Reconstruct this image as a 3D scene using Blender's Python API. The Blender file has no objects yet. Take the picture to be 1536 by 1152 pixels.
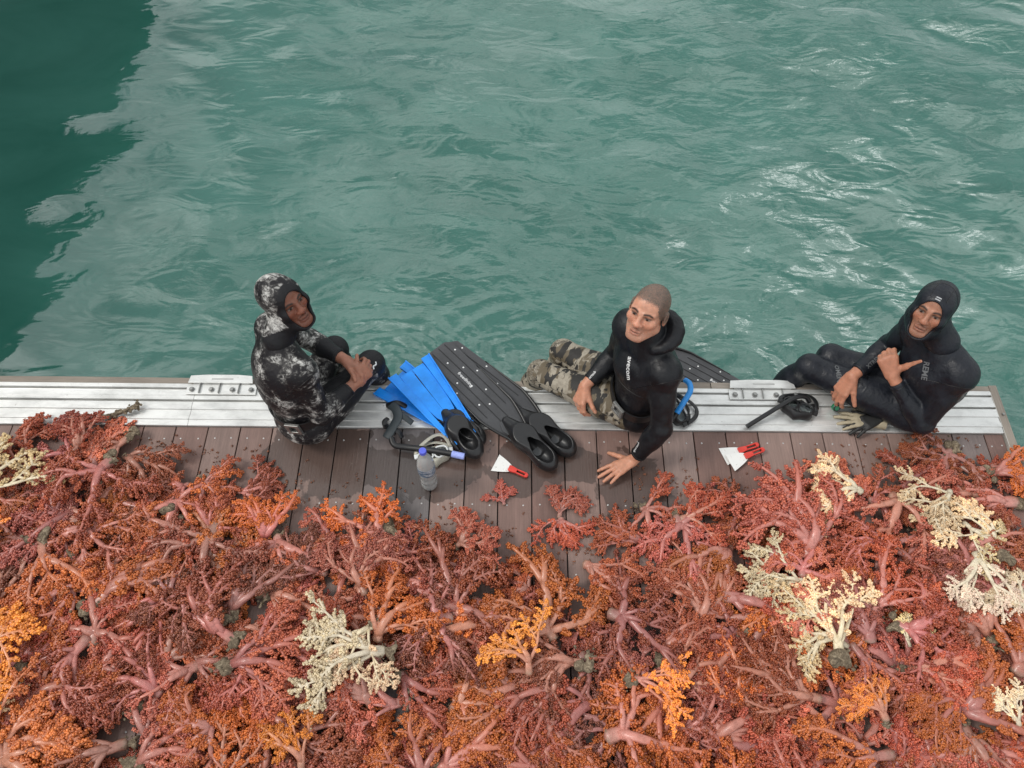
import bpy, bmesh, math, random
import numpy as np
from mathutils import Vector, Matrix, Euler, noise as mnoise
scene = bpy.context.scene
C = scene.collection
R = math.radians

# ------------------------------------------------------------------ camera
cam_data = bpy.data.cameras.new('camera'); cam = bpy.data.objects.new('camera', cam_data); C.objects.link(cam)
PITCH, ROLL, CAM_Z = R(59.3), R(0.55), 3.4
fwd = Vector((0, math.cos(PITCH), -math.sin(PITCH))); up0 = Vector((0, math.sin(PITCH), math.cos(PITCH)))
rgt = Vector((1, 0, 0)) * math.cos(ROLL) + up0 * math.sin(ROLL)
upv = -Vector((1, 0, 0)) * math.sin(ROLL) + up0 * math.cos(ROLL)
M = Matrix((rgt, upv, -fwd)).transposed().to_4x4(); M.translation = (0, 0, CAM_Z)
cam.matrix_world = M
cam_data.sensor_width = 36; cam_data.lens = 1150 / 1536 * 36; cam_data.clip_start = .05; cam_data.clip_end = 500
scene.camera = cam

# ------------------------------------------------------------------ sky, sun, exposure
SUN_EL, SUN_AZ = R(50), R(-92)        # the sun stands to the left, behind thin cloud
w = bpy.data.worlds.new('World'); scene.world = w; w.use_nodes = True
nt = w.node_tree; nt.nodes.clear()
o_ = nt.nodes.new('ShaderNodeOutputWorld'); mx = nt.nodes.new('ShaderNodeMixShader')
sky = nt.nodes.new('ShaderNodeTexSky'); sky.sky_type = 'NISHITA'; sky.sun_disc = False
sky.sun_elevation = SUN_EL; sky.sun_rotation = SUN_AZ; sky.air_density = 1.0; sky.dust_density = 2.5
b1 = nt.nodes.new('ShaderNodeBackground'); b1.inputs[1].default_value = .12
b2 = nt.nodes.new('ShaderNodeBackground'); b2.inputs[1].default_value = .98
tc = nt.nodes.new('ShaderNodeTexCoord'); nz = nt.nodes.new('ShaderNodeTexNoise')
nz.inputs['Scale'].default_value = 4.6; nz.inputs['Detail'].default_value = 5; nz.inputs['Roughness'].default_value = .55
cr = nt.nodes.new('ShaderNodeValToRGB')
cr.color_ramp.elements[0].position = .40; cr.color_ramp.elements[0].color = (.42, .45, .47, 1)
cr.color_ramp.elements[1].position = .58; cr.color_ramp.elements[1].color = (1.52, 1.54, 1.51, 1)
e_ = cr.color_ramp.elements.new(.66); e_.color = (1.9, 1.96, 1.92, 1); e_ = cr.color_ramp.elements.new(.70); e_.color = (5.6, 5.6, 5.5, 1)
nt.links.new(tc.outputs['Generated'], nz.inputs['Vector']); nt.links.new(nz.outputs[0], cr.inputs[0])
nt.links.new(cr.outputs[0], b2.inputs[0]); nt.links.new(sky.outputs[0], b1.inputs[0])
mx.inputs[0].default_value = .82
nt.links.new(b1.outputs[0], mx.inputs[1]); nt.links.new(b2.outputs[0], mx.inputs[2]); nt.links.new(mx.outputs[0], o_.inputs[0])
sun_d = bpy.data.lights.new('sun', 'SUN'); sun_d.energy = 1.5; sun_d.angle = R(16); sun_d.color = (1, .96, .9)
sun = bpy.data.objects.new('sun', sun_d); C.objects.link(sun)
sd = Vector((math.sin(SUN_AZ) * math.cos(SUN_EL), math.cos(SUN_AZ) * math.cos(SUN_EL), math.sin(SUN_EL)))
sun.rotation_euler = sd.to_track_quat('Z', 'Y').to_euler()
scene.view_settings.view_transform = 'Standard'; scene.view_settings.look = 'None'
scene.view_settings.exposure = 0.10; scene.view_settings.gamma = 1.0

# ------------------------------------------------------------------ helpers
def new_obj(name, me, parent=None, mats=(), smooth=False):
    o = bpy.data.objects.new(name, me); C.objects.link(o)
    if parent is not None: o.parent = parent
    for m in mats: me.materials.append(m)
    if smooth: me.polygons.foreach_set('use_smooth', [True] * len(me.polygons))
    return o
def mesh_np(name, v, f):
    me = bpy.data.meshes.new(name)
    v = np.asarray(v, np.float32); f = np.asarray(f, np.int32)
    me.vertices.add(len(v)); me.vertices.foreach_set('co', v.ravel())
    k = f.shape[1]
    me.loops.add(f.size); me.loops.foreach_set('vertex_index', f.ravel())
    me.polygons.add(len(f)); me.polygons.foreach_set('loop_start', np.arange(0, f.size, k, dtype=np.int32))
    me.polygons.foreach_set('loop_total', np.full(len(f), k, np.int32))
    me.update(calc_edges=True); me.validate()
    return me
def tag(o, label=None, cat=None, group=None, kind=None):
    if label: o['label'] = label
    if cat: o['category'] = cat
    if group: o['group'] = group
    if kind: o['kind'] = kind
    return o
def empty(name, loc=(0, 0, 0), rz=0):
    o = bpy.data.objects.new(name, None); C.objects.link(o); o.location = loc; o.rotation_euler = (0, 0, rz)
    o.empty_display_size = .05
    return o
class MB:
    """collects boxes, tubes, sheets into one mesh"""
    def __init__(s): s.v = []; s.f = []
    def add(s, v, f):
        n = len(s.v); s.v += [tuple(p) for p in v]; s.f += [tuple(i + n for i in q) for q in f]
    def box(s, x0, x1, y0, y1, z0, z1, M=None):
        v = [Vector((x, y, z)) for z in (z0, z1) for y in (y0, y1) for x in (x0, x1)]
        if M: v = [M @ p for p in v]
        s.add(v, [(0, 2, 3, 1), (4, 5, 7, 6), (0, 1, 5, 4), (2, 6, 7, 3), (0, 4, 6, 2), (1, 3, 7, 5)])
    def tube(s, pts, rad, n=10, cap=True, flat=1.0):
        pts = [Vector(p) for p in pts]
        if not hasattr(rad, '__len__'): rad = [rad] * len(pts)
        rings = []; prev = None
        for i, p in enumerate(pts):
            t = (pts[min(i + 1, len(pts) - 1)] - pts[max(i - 1, 0)]).normalized()
            if prev is None:
                a = Vector((0, 0, 1)) if abs(t.z) < .9 else Vector((1, 0, 0))
                u = t.cross(a).normalized()
            else:
                u = (prev - t * prev.dot(t)).normalized()
            prev = u; w_ = t.cross(u)
            rings.append([p + (u * math.cos(2 * math.pi * k / n) + w_ * math.sin(2 * math.pi * k / n) * flat) * rad[i] for k in range(n)])
        v = [q for r in rings for q in r]; f = []
        for i in range(len(rings) - 1):
            for k in range(n):
                f.append((i * n + k, i * n + (k + 1) % n, (i + 1) * n + (k + 1) % n, (i + 1) * n + k))
        if cap:
            f.append(tuple(reversed(range(n)))); f.append(tuple((len(rings) - 1) * n + k for k in range(n)))
        s.add(v, f)
    def lathe(s, prof, n=24, M=None):
        v = []; f = []
        for r, z in prof:
            for k in range(n):
                a = 2 * math.pi * k / n; p = Vector((r * math.cos(a), r * math.sin(a), z)); v.append(M @ p if M else p)
        for i in range(len(prof) - 1):
            for k in range(n):
                f.append((i * n + k, i * n + (k + 1) % n, (i + 1) * n + (k + 1) % n, (i + 1) * n + k))
        s.add(v, f)
    def prism(s, poly, z0, z1, M=None):
        n = len(poly)
        v = [Vector((x, y, z0)) for x, y in poly] + [Vector((x, y, z1)) for x, y in poly]
        if M: v = [M @ p for p in v]
        f = [tuple(reversed(range(n))), tuple(range(n, 2 * n))] + [(i, (i + 1) % n, n + (i + 1) % n, n + i) for i in range(n)]
        s.add(v, f)
    def build(s, name, m=None, parent=None, smooth=False, bevel=0, loc=None):
        me = bpy.data.meshes.new(name); me.from_pydata(s.v, [], s.f); me.update()
        bm = bmesh.new(); bm.from_mesh(me)
        bmesh.ops.recalc_face_normals(bm, faces=bm.faces)
        if bevel:
            bmesh.ops.bevel(bm, geom=[e for e in bm.edges if len(e.link_faces) == 2 and e.calc_face_angle(0) > .5], offset=bevel, segments=2, affect='EDGES', profile=.6)
        bm.to_mesh(me); bm.free()
        if smooth is True: me.polygons.foreach_set('use_smooth', [True] * len(me.polygons))
        o = new_obj(name, me, parent, [m] if m else [])
        if smooth == 'auto':
            me.polygons.foreach_set('use_smooth', [True] * len(me.polygons)); me.set_sharp_from_angle(angle=R(35))
        if loc is not None: o.location = loc
        return o

# ---- material helper
class Nodes:
    def __init__(s, name):
        s.m = bpy.data.materials.new(name); s.m.use_nodes = True; s.t = s.m.node_tree; s.t.nodes.clear()
        s.out = s.n('ShaderNodeOutputMaterial'); s.bsdf = s.n('ShaderNodeBsdfPrincipled'); s.l(s.bsdf, 0, s.out, 0)
    def n(s, kind, ins=None, **kw):
        x = s.t.nodes.new(kind)
        for k, v in kw.items(): setattr(x, k, v)
        for k, v in (ins or {}).items():
            if isinstance(v, tuple) and len(v) == 2 and hasattr(v[0], 'outputs'): s.t.links.new(v[0].outputs[v[1]], x.inputs[k])
            elif hasattr(v, 'outputs'): s.t.links.new(v.outputs[0], x.inputs[k])
            else: x.inputs[k].default_value = v
        return x
    def l(s, a, i, b, j): s.t.links.new(a.outputs[i], b.inputs[j])
    def set(s, **kw):
        nm = dict(color='Base Color', rough='Roughness', metal='Metallic', spec='Specular IOR Level', coat='Coat Weight', coatr='Coat Roughness',
                  ior='IOR', trans='Transmission Weight', normal='Normal', alpha='Alpha', sss='Subsurface Weight', sheen='Sheen Weight', sheenr='Sheen Roughness')
        for k, v in kw.items():
            i = s.bsdf.inputs[nm[k]]
            if hasattr(v, 'outputs'): s.t.links.new(v.outputs[0], i)
            elif isinstance(v, tuple) and len(v) == 2 and hasattr(v[0], 'outputs'): s.t.links.new(v[0].outputs[v[1]], i)
            else: i.default_value = (*v, 1) if isinstance(v, tuple) and len(v) == 3 else v
        return s
    def coords(s, which='Object', scale=(1, 1, 1), rot=(0, 0, 0), loc=(0, 0, 0)):
        if which == 'World': src = (s.n('ShaderNodeNewGeometry'), 'Position')
        else: src = (s.n('ShaderNodeTexCoord'), which)
        mp = s.n('ShaderNodeMapping', {'Vector': src, 'Scale': scale, 'Rotation': rot, 'Location': loc}); return mp
    def noise(s, vec, scale, detail=4, rough=.55, dist=0):
        return s.n('ShaderNodeTexNoise', {'Vector': vec, 'Scale': scale, 'Detail': detail, 'Roughness': rough, 'Distortion': dist})
    def ramp(s, fac, stops):
        r = s.n('ShaderNodeValToRGB', {'Fac': fac}); el = r.color_ramp.elements
        while len(el) < len(stops): el.new(.5)
        for e, (p, c) in zip(el, stops):
            e.position = p; e.color = (c, c, c, 1) if not hasattr(c, '__len__') else (*c, 1)
        return r
    def mix(s, fac, a, b, mode='MIX'):
        x = s.n('ShaderNodeMix', data_type='RGBA', blend_type=mode)
        for k, v in ((0, fac), (6, a), (7, b)):
            if hasattr(v, 'outputs'): s.t.links.new(v.outputs[0] if v.bl_idname != 'ShaderNodeMix' else v.outputs[2], x.inputs[k])
            elif isinstance(v, tuple) and len(v) == 2 and hasattr(v[0], 'outputs'): s.t.links.new(v[0].outputs[v[1]], x.inputs[k])
            else: x.inputs[k].default_value = (*v, 1) if hasattr(v, '__len__') and len(v) == 3 else v
        return x
    def math(s, op, a, b=0.0, c=0.0, clamp=False):
        x = s.n('ShaderNodeMath', operation=op, use_clamp=clamp)
        for k, v in ((0, a), (1, b), (2, c)):
            if hasattr(v, 'outputs'): s.t.links.new(v.outputs[0], x.inputs[k])
            elif isinstance(v, tuple): s.t.links.new(v[0].outputs[v[1]], x.inputs[k])
            else: x.inputs[k].default_value = v
        return x
    def bump(s, h, strength=.3, dist=.01, normal=None):
        ins = {'Height': h, 'Strength': strength, 'Distance': dist}
        if normal is not None: ins['Normal'] = normal
        return s.n('ShaderNodeBump', ins)
def plain(name, color, rough=.5, metal=0.0, spec=.5, bump=0.0, bscale=200, var=.12, coat=0.0, vscale=14.0):
    """a simple colour with uneven tone, roughness and fine relief"""
    k = Nodes(name); co = k.coords('Object')
    nz_ = k.noise(co, vscale, 5, .6)
    lo = tuple(c * (1 - var) for c in color); hi = tuple(min(1, c * (1 + var)) for c in color)
    col = k.ramp(nz_, [(.3, lo), (.7, hi)])
    rr = k.ramp(nz_, [(.3, max(0, rough - .08)), (.7, min(1, rough + .08))])
    k.set(color=col, rough=rr, metal=metal, spec=spec, coat=coat, coatr=.15)
    if bump: k.set(normal=k.bump(k.noise(co, bscale, 3), bump, .002))
    return k.m

# ---- implicit surfaces: smooth unions of round cones and ellipsoids, meshed by surface nets
def smin(a, b, k):
    if k <= 0: return np.minimum(a, b)
    h = np.maximum(k - np.abs(a - b), 0) / k
    return np.minimum(a, b) - h * h * k * .25
class Field:
    def __init__(s, lo, hi, h):
        s.h = h; s.lo = np.array(lo, np.float32); n = np.ceil((np.array(hi) - s.lo) / h).astype(int) + 1
        s.ax = [s.lo[i] + h * np.arange(n[i], dtype=np.float32) for i in range(3)]
        s.F = np.full(n, .06, np.float32)
    def sub(s, lo, hi, pad):
        sl = []
        for i in range(3):
            a = int(max(0, math.floor((lo[i] - pad - s.lo[i]) / s.h))); b = int(min(len(s.ax[i]), math.ceil((hi[i] + pad - s.lo[i]) / s.h) + 1))
            sl.append(slice(a, max(a, b)))
        return tuple(sl)
    def grid(s, sl):
        return np.meshgrid(s.ax[0][sl[0]], s.ax[1][sl[1]], s.ax[2][sl[2]], indexing='ij', sparse=True)
    def put(s, sl, d, k, mode):
        F = s.F[sl]
        if mode == 'u': s.F[sl] = smin(F, d, k)
        elif mode == 's': s.F[sl] = -smin(-F, d, k)
    def cone(s, a, b, ra, rb, k=.02, mode='u', off=0., flat=False, startflat=False):
        """round cone; flat cuts the b end square"""
        a = np.array(a, np.float32); b = np.array(b, np.float32); ra += off; rb += off
        r = max(ra, rb); lo = np.minimum(a, b) - r; hi = np.maximum(a, b) + r
        sl = s.sub(lo, hi, .05)
        if any(q.stop <= q.start for q in sl): return s
        X, Y, Z = s.grid(sl); ba = b - a; l2 = float(ba @ ba)
        t = ((X - a[0]) * ba[0] + (Y - a[1]) * ba[1] + (Z - a[2]) * ba[2]) / l2
        tt = np.clip(t, 0, 1)
        d = np.sqrt((X - a[0] - tt * ba[0]) ** 2 + (Y - a[1] - tt * ba[1]) ** 2 + (Z - a[2] - tt * ba[2]) ** 2) - (ra + (rb - ra) * tt)
        if flat: d = np.maximum(d, (t - 1) * math.sqrt(l2))
        if startflat: d = np.maximum(d, -t * math.sqrt(l2))
        s.put(sl, d, k, mode); return s
    def ell(s, c, r, rot=None, k=.02, mode='u', off=0.):
        c = np.array(c, np.float32); r = np.array(r, np.float32) + off; R_ = np.eye(3) if rot is None else np.array(rot, np.float32)
        m = float(r.max()); sl = s.sub(c - m, c + m, .05)
        if any(q.stop <= q.start for q in sl): return s
        X, Y, Z = s.grid(sl); dx, dy, dz = X - c[0], Y - c[1], Z - c[2]
        q = [(dx * R_[0, i] + dy * R_[1, i] + dz * R_[2, i]) for i in range(3)]
        k0 = np.sqrt(sum((q[i] / r[i]) ** 2 for i in range(3))); k1 = np.sqrt(sum((q[i] / r[i] ** 2) ** 2 for i in range(3))) + 1e-6
        d = k0 * (k0 - 1) / k1
        s.put(sl, d, k, mode); return s
    def mesh(s, name):
        F = s.F; h = s.h
        ins = F < 0
        n = ins[:-1, :-1, :-1].astype(np.int8)
        for i, j, k in ((1,0,0),(0,1,0),(0,0,1),(1,1,0),(1,0,1),(0,1,1),(1,1,1)):
            n += ins[i:F.shape[0]-1+i, j:F.shape[1]-1+j, k:F.shape[2]-1+k]
        act = np.argwhere((n > 0) & (n < 8)); del n
        idx = np.full((F.shape[0]-1, F.shape[1]-1, F.shape[2]-1), -1, np.int32)
        idx[act[:, 0], act[:, 1], act[:, 2]] = np.arange(len(act))
        off = np.array([(i, j, k) for i in (0, 1) for j in (0, 1) for k in (0, 1)])
        val = np.stack([F[act[:, 0]+o[0], act[:, 1]+o[1], act[:, 2]+o[2]] for o in off], 1)
        acc = np.zeros((len(act), 3)); cnt = np.zeros(len(act))
        for a in range(8):
            for b in range(a + 1, 8):
                if np.abs(off[a] - off[b]).sum() != 1: continue
                fa, fb = val[:, a], val[:, b]; m = (fa < 0) != (fb < 0)
                t = np.where(m, fa / np.where(m, fa - fb, 1), 0)
                p = off[a] + t[:, None] * (off[b] - off[a]); acc += np.where(m[:, None], p, 0); cnt += m
        V = s.lo + h * (act + acc / np.maximum(cnt, 1)[:, None])
        quads = []
        for ax in range(3):
            u, v_ = (ax + 1) % 3, (ax + 2) % 3
            sa = [slice(None)] * 3; sb = [slice(None)] * 3; sa[ax] = slice(0, -1); sb[ax] = slice(1, None)
            A, B = ins[tuple(sa)], ins[tuple(sb)]
            e = np.argwhere(A != B); e = e[(e[:, u] > 0) & (e[:, v_] > 0) & (e[:, u] < F.shape[u]-1) & (e[:, v_] < F.shape[v_]-1)]
            inside = A[e[:, 0], e[:, 1], e[:, 2]]
            def cell(du, dv):
                c = e.copy(); c[:, u] -= du; c[:, v_] -= dv; return idx[c[:, 0], c[:, 1], c[:, 2]]
            q = np.stack([cell(1, 1), cell(0, 1), cell(0, 0), cell(1, 0)], 1)
            q[~inside] = q[~inside][:, ::-1]; quads.append(q)
        return V, np.concatenate(quads)
def field_obj(name, fld, m, parent=None, colors=None):
    V, Q = fld.mesh(name); me = mesh_np(name, V, Q)
    o = new_obj(name, me, parent, [m], smooth=True)
    if colors is not None:
        at = me.color_attributes.new('Col', 'FLOAT_COLOR', 'POINT')
        at.data.foreach_set('color', np.concatenate([colors(V), np.ones((len(V), 1))], 1).astype(np.float32).ravel())
    return o
METAL = plain('grey_metal', (.30, .30, .29), .38, metal=.8, bump=.1)
# ------------------------------------------------------------------ setting: water, quay, dock
WATER_Z = -.42
def water_material():
    k = Nodes('harbour_water'); co = k.coords('World')
    calm = k.ramp(k.noise(k.coords('World', (.35, .35, 1), loc=(3.1, 1.2, 0)), 1.0, 2), [(.38, .12), (.62, 1.0)])
    n1 = k.noise(k.coords('World', (1.0, 2.1, 1), rot=(0, 0, R(-16))), 3.0, 2, .45, .8)
    n2 = k.noise(k.coords('World', (1.0, 1.7, 1), rot=(0, 0, R(14))), 15.0, 3, .6, .3)
    n3 = k.noise(co, 46.0, 2, .5)
    wx = k.n('ShaderNodeMapRange', {0: (k.n('ShaderNodeSeparateXYZ', {'Vector': (k.n('ShaderNodeNewGeometry'), 'Position')}), 0), 1: -2.6, 2: -.9, 3: .40, 4: 1.0})
    calm = k.math('MULTIPLY', calm, wx)
    b1_ = k.n('ShaderNodeBump', {'Height': n1, 'Strength': k.math('MULTIPLY', wx, .24), 'Distance': .05})
    b2_ = k.n('ShaderNodeBump', {'Height': n2, 'Strength': k.math('MULTIPLY', calm, .08), 'Distance': .028, 'Normal': b1_})
    b3_ = k.n('ShaderNodeBump', {'Height': n3, 'Strength': k.math('MULTIPLY', calm, .03), 'Distance': .010, 'Normal': b2_})
    silt = k.noise(k.coords('World', (.5, .9, 1)), 1.6, 5, .6, .6)
    col = k.ramp(silt, [(.3, (.018, .098, .074)), (.7, (.036, .140, .110))])
    k.set(color=col, rough=.035, ior=1.92, spec=.5, normal=b3_); return k.m
def axis(a, b, step, far, grow=1.22):
    c = list(np.arange(a, b + step / 2, step)); l = [a]; d = step
    while l[-1] > -far: d *= grow; l.append(l[-1] - d)
    r = [c[-1]]; d = step
    while r[-1] < far: d *= grow; r.append(r[-1] + d)
    return np.array(l[:0:-1] + c + r[1:])
def build_water():
    X = axis(-5.2, 5.2, .026, 300); Y = axis(1.5, 7.0, .026, 300)
    gx, gy = np.meshgrid(X, Y, indexing='ij'); z = np.zeros_like(gx); rs = np.random.RandomState(7)
    for i in range(70):
        lam = .32 * (7.0 ** rs.rand()); th = R(78) + rs.normal(0, .55); kx, ky = 2 * math.pi / lam * math.cos(th), 2 * math.pi / lam * math.sin(th)
        amp = .0047 * lam * (.5 + rs.rand()) / 1.6
        env = .55 + .45 * np.sin(gx * (.5 + rs.rand()) + gy * (rs.rand() - .2) * 1.4 + rs.rand() * 6.3)
        z += amp * env * np.sin(kx * gx + ky * gy + rs.rand() * 6.3)
    for cx, cy, a, lam in ((-.85, 2.35, .006, .16), (-.70, 2.30, .005, .13), (.05, 2.30, .004, .15), (1.35, 2.30, .0035, .17), (.6, 3.4, .004, .33)):   # rings round the divers' legs
        r = np.hypot(gx - cx, gy - cy); z += a * np.exp(-r / .45) * np.sin(2 * math.pi * r / lam)
    calm = 1 - .42 / (1 + np.exp(np.clip((gx + 1.6 + .25 * (gy - 3)) / .35, -60, 60)))                                        # the lee by the quay lies calmer
    z *= calm
    fade = np.exp(-np.maximum(0, np.maximum(np.abs(gx) - 5.4, np.abs(gy - 4.2) - 2.9)) / 2.0); z = z * fade + WATER_Z
    n, m = gx.shape; idx = np.arange(n * m).reshape(n, m)
    f = np.stack([idx[:-1, :-1], idx[1:, :-1], idx[1:, 1:], idx[:-1, 1:]], -1).reshape(-1, 4)
    me = mesh_np('water', np.stack([gx, gy, z], -1).reshape(-1, 3), f)
    tag(new_obj('water', me, None, [water_material()], True), 'green rippled harbour water beyond the dock', kind='structure')
def wood_mat(name, c1, c2, rough=.6, wet=True, wide=True):
    k = Nodes(name); oi = k.n('ShaderNodeObjectInfo'); tc_ = k.n('ShaderNodeTexCoord')
    sh = k.n('ShaderNodeCombineXYZ', {'X': k.math('MULTIPLY', (oi, 'Random'), 37.0), 'Y': k.math('MULTIPLY', (oi, 'Random'), 11.0)})
    ps = k.n('ShaderNodeVectorMath', {0: (tc_, 'Object'), 1: sh}, operation='ADD')
    g1 = k.n('ShaderNodeMapping', {'Vector': ps, 'Scale': (1, .045, 1)}); g2 = k.n('ShaderNodeMapping', {'Vector': ps, 'Scale': (1, .35, 1)})
    gr = k.noise(g1, 130, 4, .65, .2); bl = k.noise(g2, 7, 5, .6); fine = k.noise(k.n('ShaderNodeMapping', {'Vector': ps, 'Scale': (1, .02, 1)}), 420, 2)
    ran = k.ramp((oi, 'Random'), [(.0, c1), (.55, c2), (.8, tuple(x * 1.25 for x in c2)), (1, (.115, .112, .115))])
    v = k.math('ADD', k.math('MULTIPLY', gr, .5), k.math('MULTIPLY', bl, .6))
    col = k.mix(1.0, ran, k.ramp(v, [(.30, .62), (.55, 1.0), (.78, 1.38)]), 'MULTIPLY')
    wp = k.coords('World'); wn = k.noise(wp, 5.5, 4, .55, .4); wn2 = k.noise(k.coords('World', (1, .5, 1)), 2.2, 2)
    if wet:
        px = k.n('ShaderNodeSeparateXYZ', {'Vector': (k.n('ShaderNodeNewGeometry'), 'Position')})
        m = None
        for cx, cy, rx, ry in ((-.86, 1.58, .42, .26), (-.42, 1.55, .34, .20), (.02, 1.55, .20, .15), (.60, 1.42, .20, .24), (.28, 1.56, .18, .12)):   # puddles that dripped off the divers and fins
            dx = k.math('DIVIDE', k.math('SUBTRACT', (px, 0), cx), rx); dy = k.math('DIVIDE', k.math('SUBTRACT', (px, 1), cy), ry)
            d = k.math('SUBTRACT', 1.0, k.math('SQRT', k.math('ADD', k.math('MULTIPLY', dx, dx), k.math('MULTIPLY', dy, dy))))
            m = d if m is None else k.math('MAXIMUM', m, d)
        wv = k.math('ADD', k.math('MAXIMUM', m, -.35), k.math('MULTIPLY', k.math('SUBTRACT', wn, .5), 1.9))
        wetf = k.ramp(wv, [(.12, 0.0), (.17, 1.0)])
        col = k.mix(k.math('MULTIPLY', wetf, .66), (col, 2), (.034, .023, .019)); rough_ = k.math('SUBTRACT', k.math('ADD', k.math('MULTIPLY', bl, .2), rough - .1), k.math('MULTIPLY', wetf, .36))
        stain = k.ramp(k.noise(wp, 11, 6, .7), [(.66, 0.0), (.70, .35)]); col = k.mix(stain, (col, 2), (.24, .21, .19))
        k.set(color=(col, 2), rough=rough_)
    else: k.set(color=(col, 2), rough=rough)
    k.set(normal=k.bump(fine, .22, .003, k.bump(gr, .25, .004)), spec=.4); return k.m
def build_dock():
    d = empty('dock'); tag(d, 'brown planked floating dock with ribbed aluminium edge', kind='structure')
    WOOD = wood_mat('composite_decking', (.162, .094, .078), (.205, .140, .120), .48)
    BATTEN = wood_mat('weathered_batten', (.20, .165, .135), (.25, .215, .18), .7, False)
    k = Nodes('brushed_aluminium'); co = k.coords('World', (.06, 1, 1)); st = k.noise(co, 160, 4, .6); bl = k.noise(k.coords('World', (.4, 1, 1)), 14, 5, .65); sp = k.noise(k.coords('World'), 90, 3, .6)
    c = k.ramp(bl, [(.28, (.50, .50, .485)), (.55, (.72, .72, .70)), (.8, (.80, .80, .78))]); c = k.mix(k.ramp(sp, [(.66, 0.0), (.74, .55)]), c, (.30, .28, .25))
    k.set(color=(c, 2), metal=.55, rough=k.ramp(st, [(.3, .30), (.7, .46)]), normal=k.bump(st, .10, .002)); ALU = k.m
    DARK = plain('dock_frame_dark', (.02, .02, .022), .7)
    Y0, Y1 = -1.4, 1.7525
    xs = [1.7071 - .1608 * i for i in range(25)][::-1] + [1.7071 + .1608 * i for i in range(1, 5)] + [2.446]
    xs = [-3.14, -3.056, -2.975, -2.892, -2.81, -2.732, -2.65, -2.567, -2.4845, -2.3986, -2.316] + xs[0:]
    rs = random.Random(4); cache = {}
    for a, b in zip(xs[:-1], xs[1:]):
        wdt = round(b - a, 3)
        if wdt not in cache:
            m = MB(); m.box(-wdt / 2 + .0028, wdt / 2 - .0028, Y0, Y1, -.026, 0); o = m.build('plank', WOOD, d, bevel=.0022); cache[wdt] = o.data; o.location = ((a + b) / 2, 0, 0)
        else:
            o = new_obj('plank', cache[wdt], d); o.location = ((a + b) / 2, 0, 0)
        o.location.z = rs.uniform(-.0015, .0)
    m = MB()
    for a, b in zip(xs[:-1], xs[1:]):
        for y in (1.690, 1.357, 1.024, .692, .36, .03):
            for q in (.25, .75):
                x = a + (b - a) * q + rs.uniform(-.004, .004); yy = y + rs.uniform(-.004, .004)
                m.lathe([(.0001, .0018), (.0032, .0018), (.0042, .0010), (.0045, -.002)], 8, Matrix.Translation((x, yy, 0)))
    s_ = m.build('deck_screws', plain('galvanised_screw', (.50, .49, .48), .35, metal=.3), d, smooth=True); s_['kind'] = 'stuff'
    m = MB(); m.box(-3.2, 2.43, Y0, 1.99, -.22, -.034); m.build('dock_frame', DARK, d)
    for cx in (-2.3, -.7, .9, 2.0):
        m = MB(); m.box(cx - .35, cx + .35, Y0 + .1, 1.85, -.70, -.222); m.build('float', plain('float_plastic', (.05, .055, .06), .5), d, bevel=.02)
    prof = [(1.7545, -.03), (1.7545, .0105), (1.7565, .0125), (1.787, .0125), (1.789, .0165), (1.812, .0165), (1.814, .0120), (1.842, .0120), (1.845, .0180), (1.886, .0180), (1.888, .0165), (1.889, -.012), (1.899, -.012),
            (1.900, .0165), (1.902, .0180), (1.922, .0180), (1.925, .0150), (1.954, .0150), (1.957, .0165), (1.958, -.012), (1.968, -.012), (1.969, .0165), (1.971, .0185), (1.991, .0185), (1.9935, .016), (1.9935, -.12), (1.985, -.12), (1.985, -.03)]
    for a, b in ((-3.2, -1.6115), (-1.6095, 2.446)):
        m = MB(); n = len(prof); m.add([(a, y, z) for y, z in prof] + [(b, y, z) for y, z in prof], [(i, (i + 1) % n, n + (i + 1) % n, n + i) for i in range(n)] + [tuple(range(n)), tuple(range(2 * n - 1, n - 1, -1))])
        m.build('aluminium_rail', ALU, d)
    def batten(a, b):
        m = MB(); n = 24; v = []
        for i in range(n + 1):
            x = a + (b - a) * i / n; dy = .004 * math.sin(x * 2.1) + .002 * mnoise.noise((x * 9, 0, 0)); dz = .003 * mnoise.noise((x * 6, 3, 0))
            v += [(x, 1.9955, -.09), (x, 1.9955, .012 + dz), (x, 2.030 + dy, .010 + dz), (x, 2.030 + dy, -.09)]
        f = [(i * 4 + q, i * 4 + (q + 1) % 4, i * 4 + 4 + (q + 1) % 4, i * 4 + 4 + q) for i in range(n) for q in range(4)] + [(0, 1, 2, 3), (n * 4 + 3, n * 4 + 2, n * 4 + 1, n * 4)]
        m.add(v, f); return m
    k = BATTEN
    BX = wood_mat('weathered_edge', (.20, .165, .135), (.25, .215, .18), .7, False)
    mp = [x for x in BX.node_tree.nodes if x.bl_idname == 'ShaderNodeMapping']
    for q in mp: sc = q.inputs['Scale'].default_value[:]; q.inputs['Scale'].default_value = (sc[1], sc[0], 1) if sc[1] < sc[0] else sc
    batten(-3.2, 1.02).build('edge_batten', BX, d, bevel=.002); batten(1.024, 2.452).build('edge_batten', BX, d, bevel=.002)
    m = MB(); m.box(2.4535, 2.494, Y0, 2.031, -.10, .012); o = m.build('side_board', k, d, bevel=.003)
    m = MB(); m.box(2.4485, 2.4525, Y0, 1.99, -.1, .014); m.build('side_trim', plain('pale_side_trim', (.42, .40, .36), .6), d)
    for y in (1.86, 1.42): m = MB(); m.lathe([(.0001, .022), (.006, .022), (.007, .018), (.007, .010)], 10, Matrix.Translation((2.474, y, 0))); m.build('bolt', METAL, d, smooth='auto')
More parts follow.
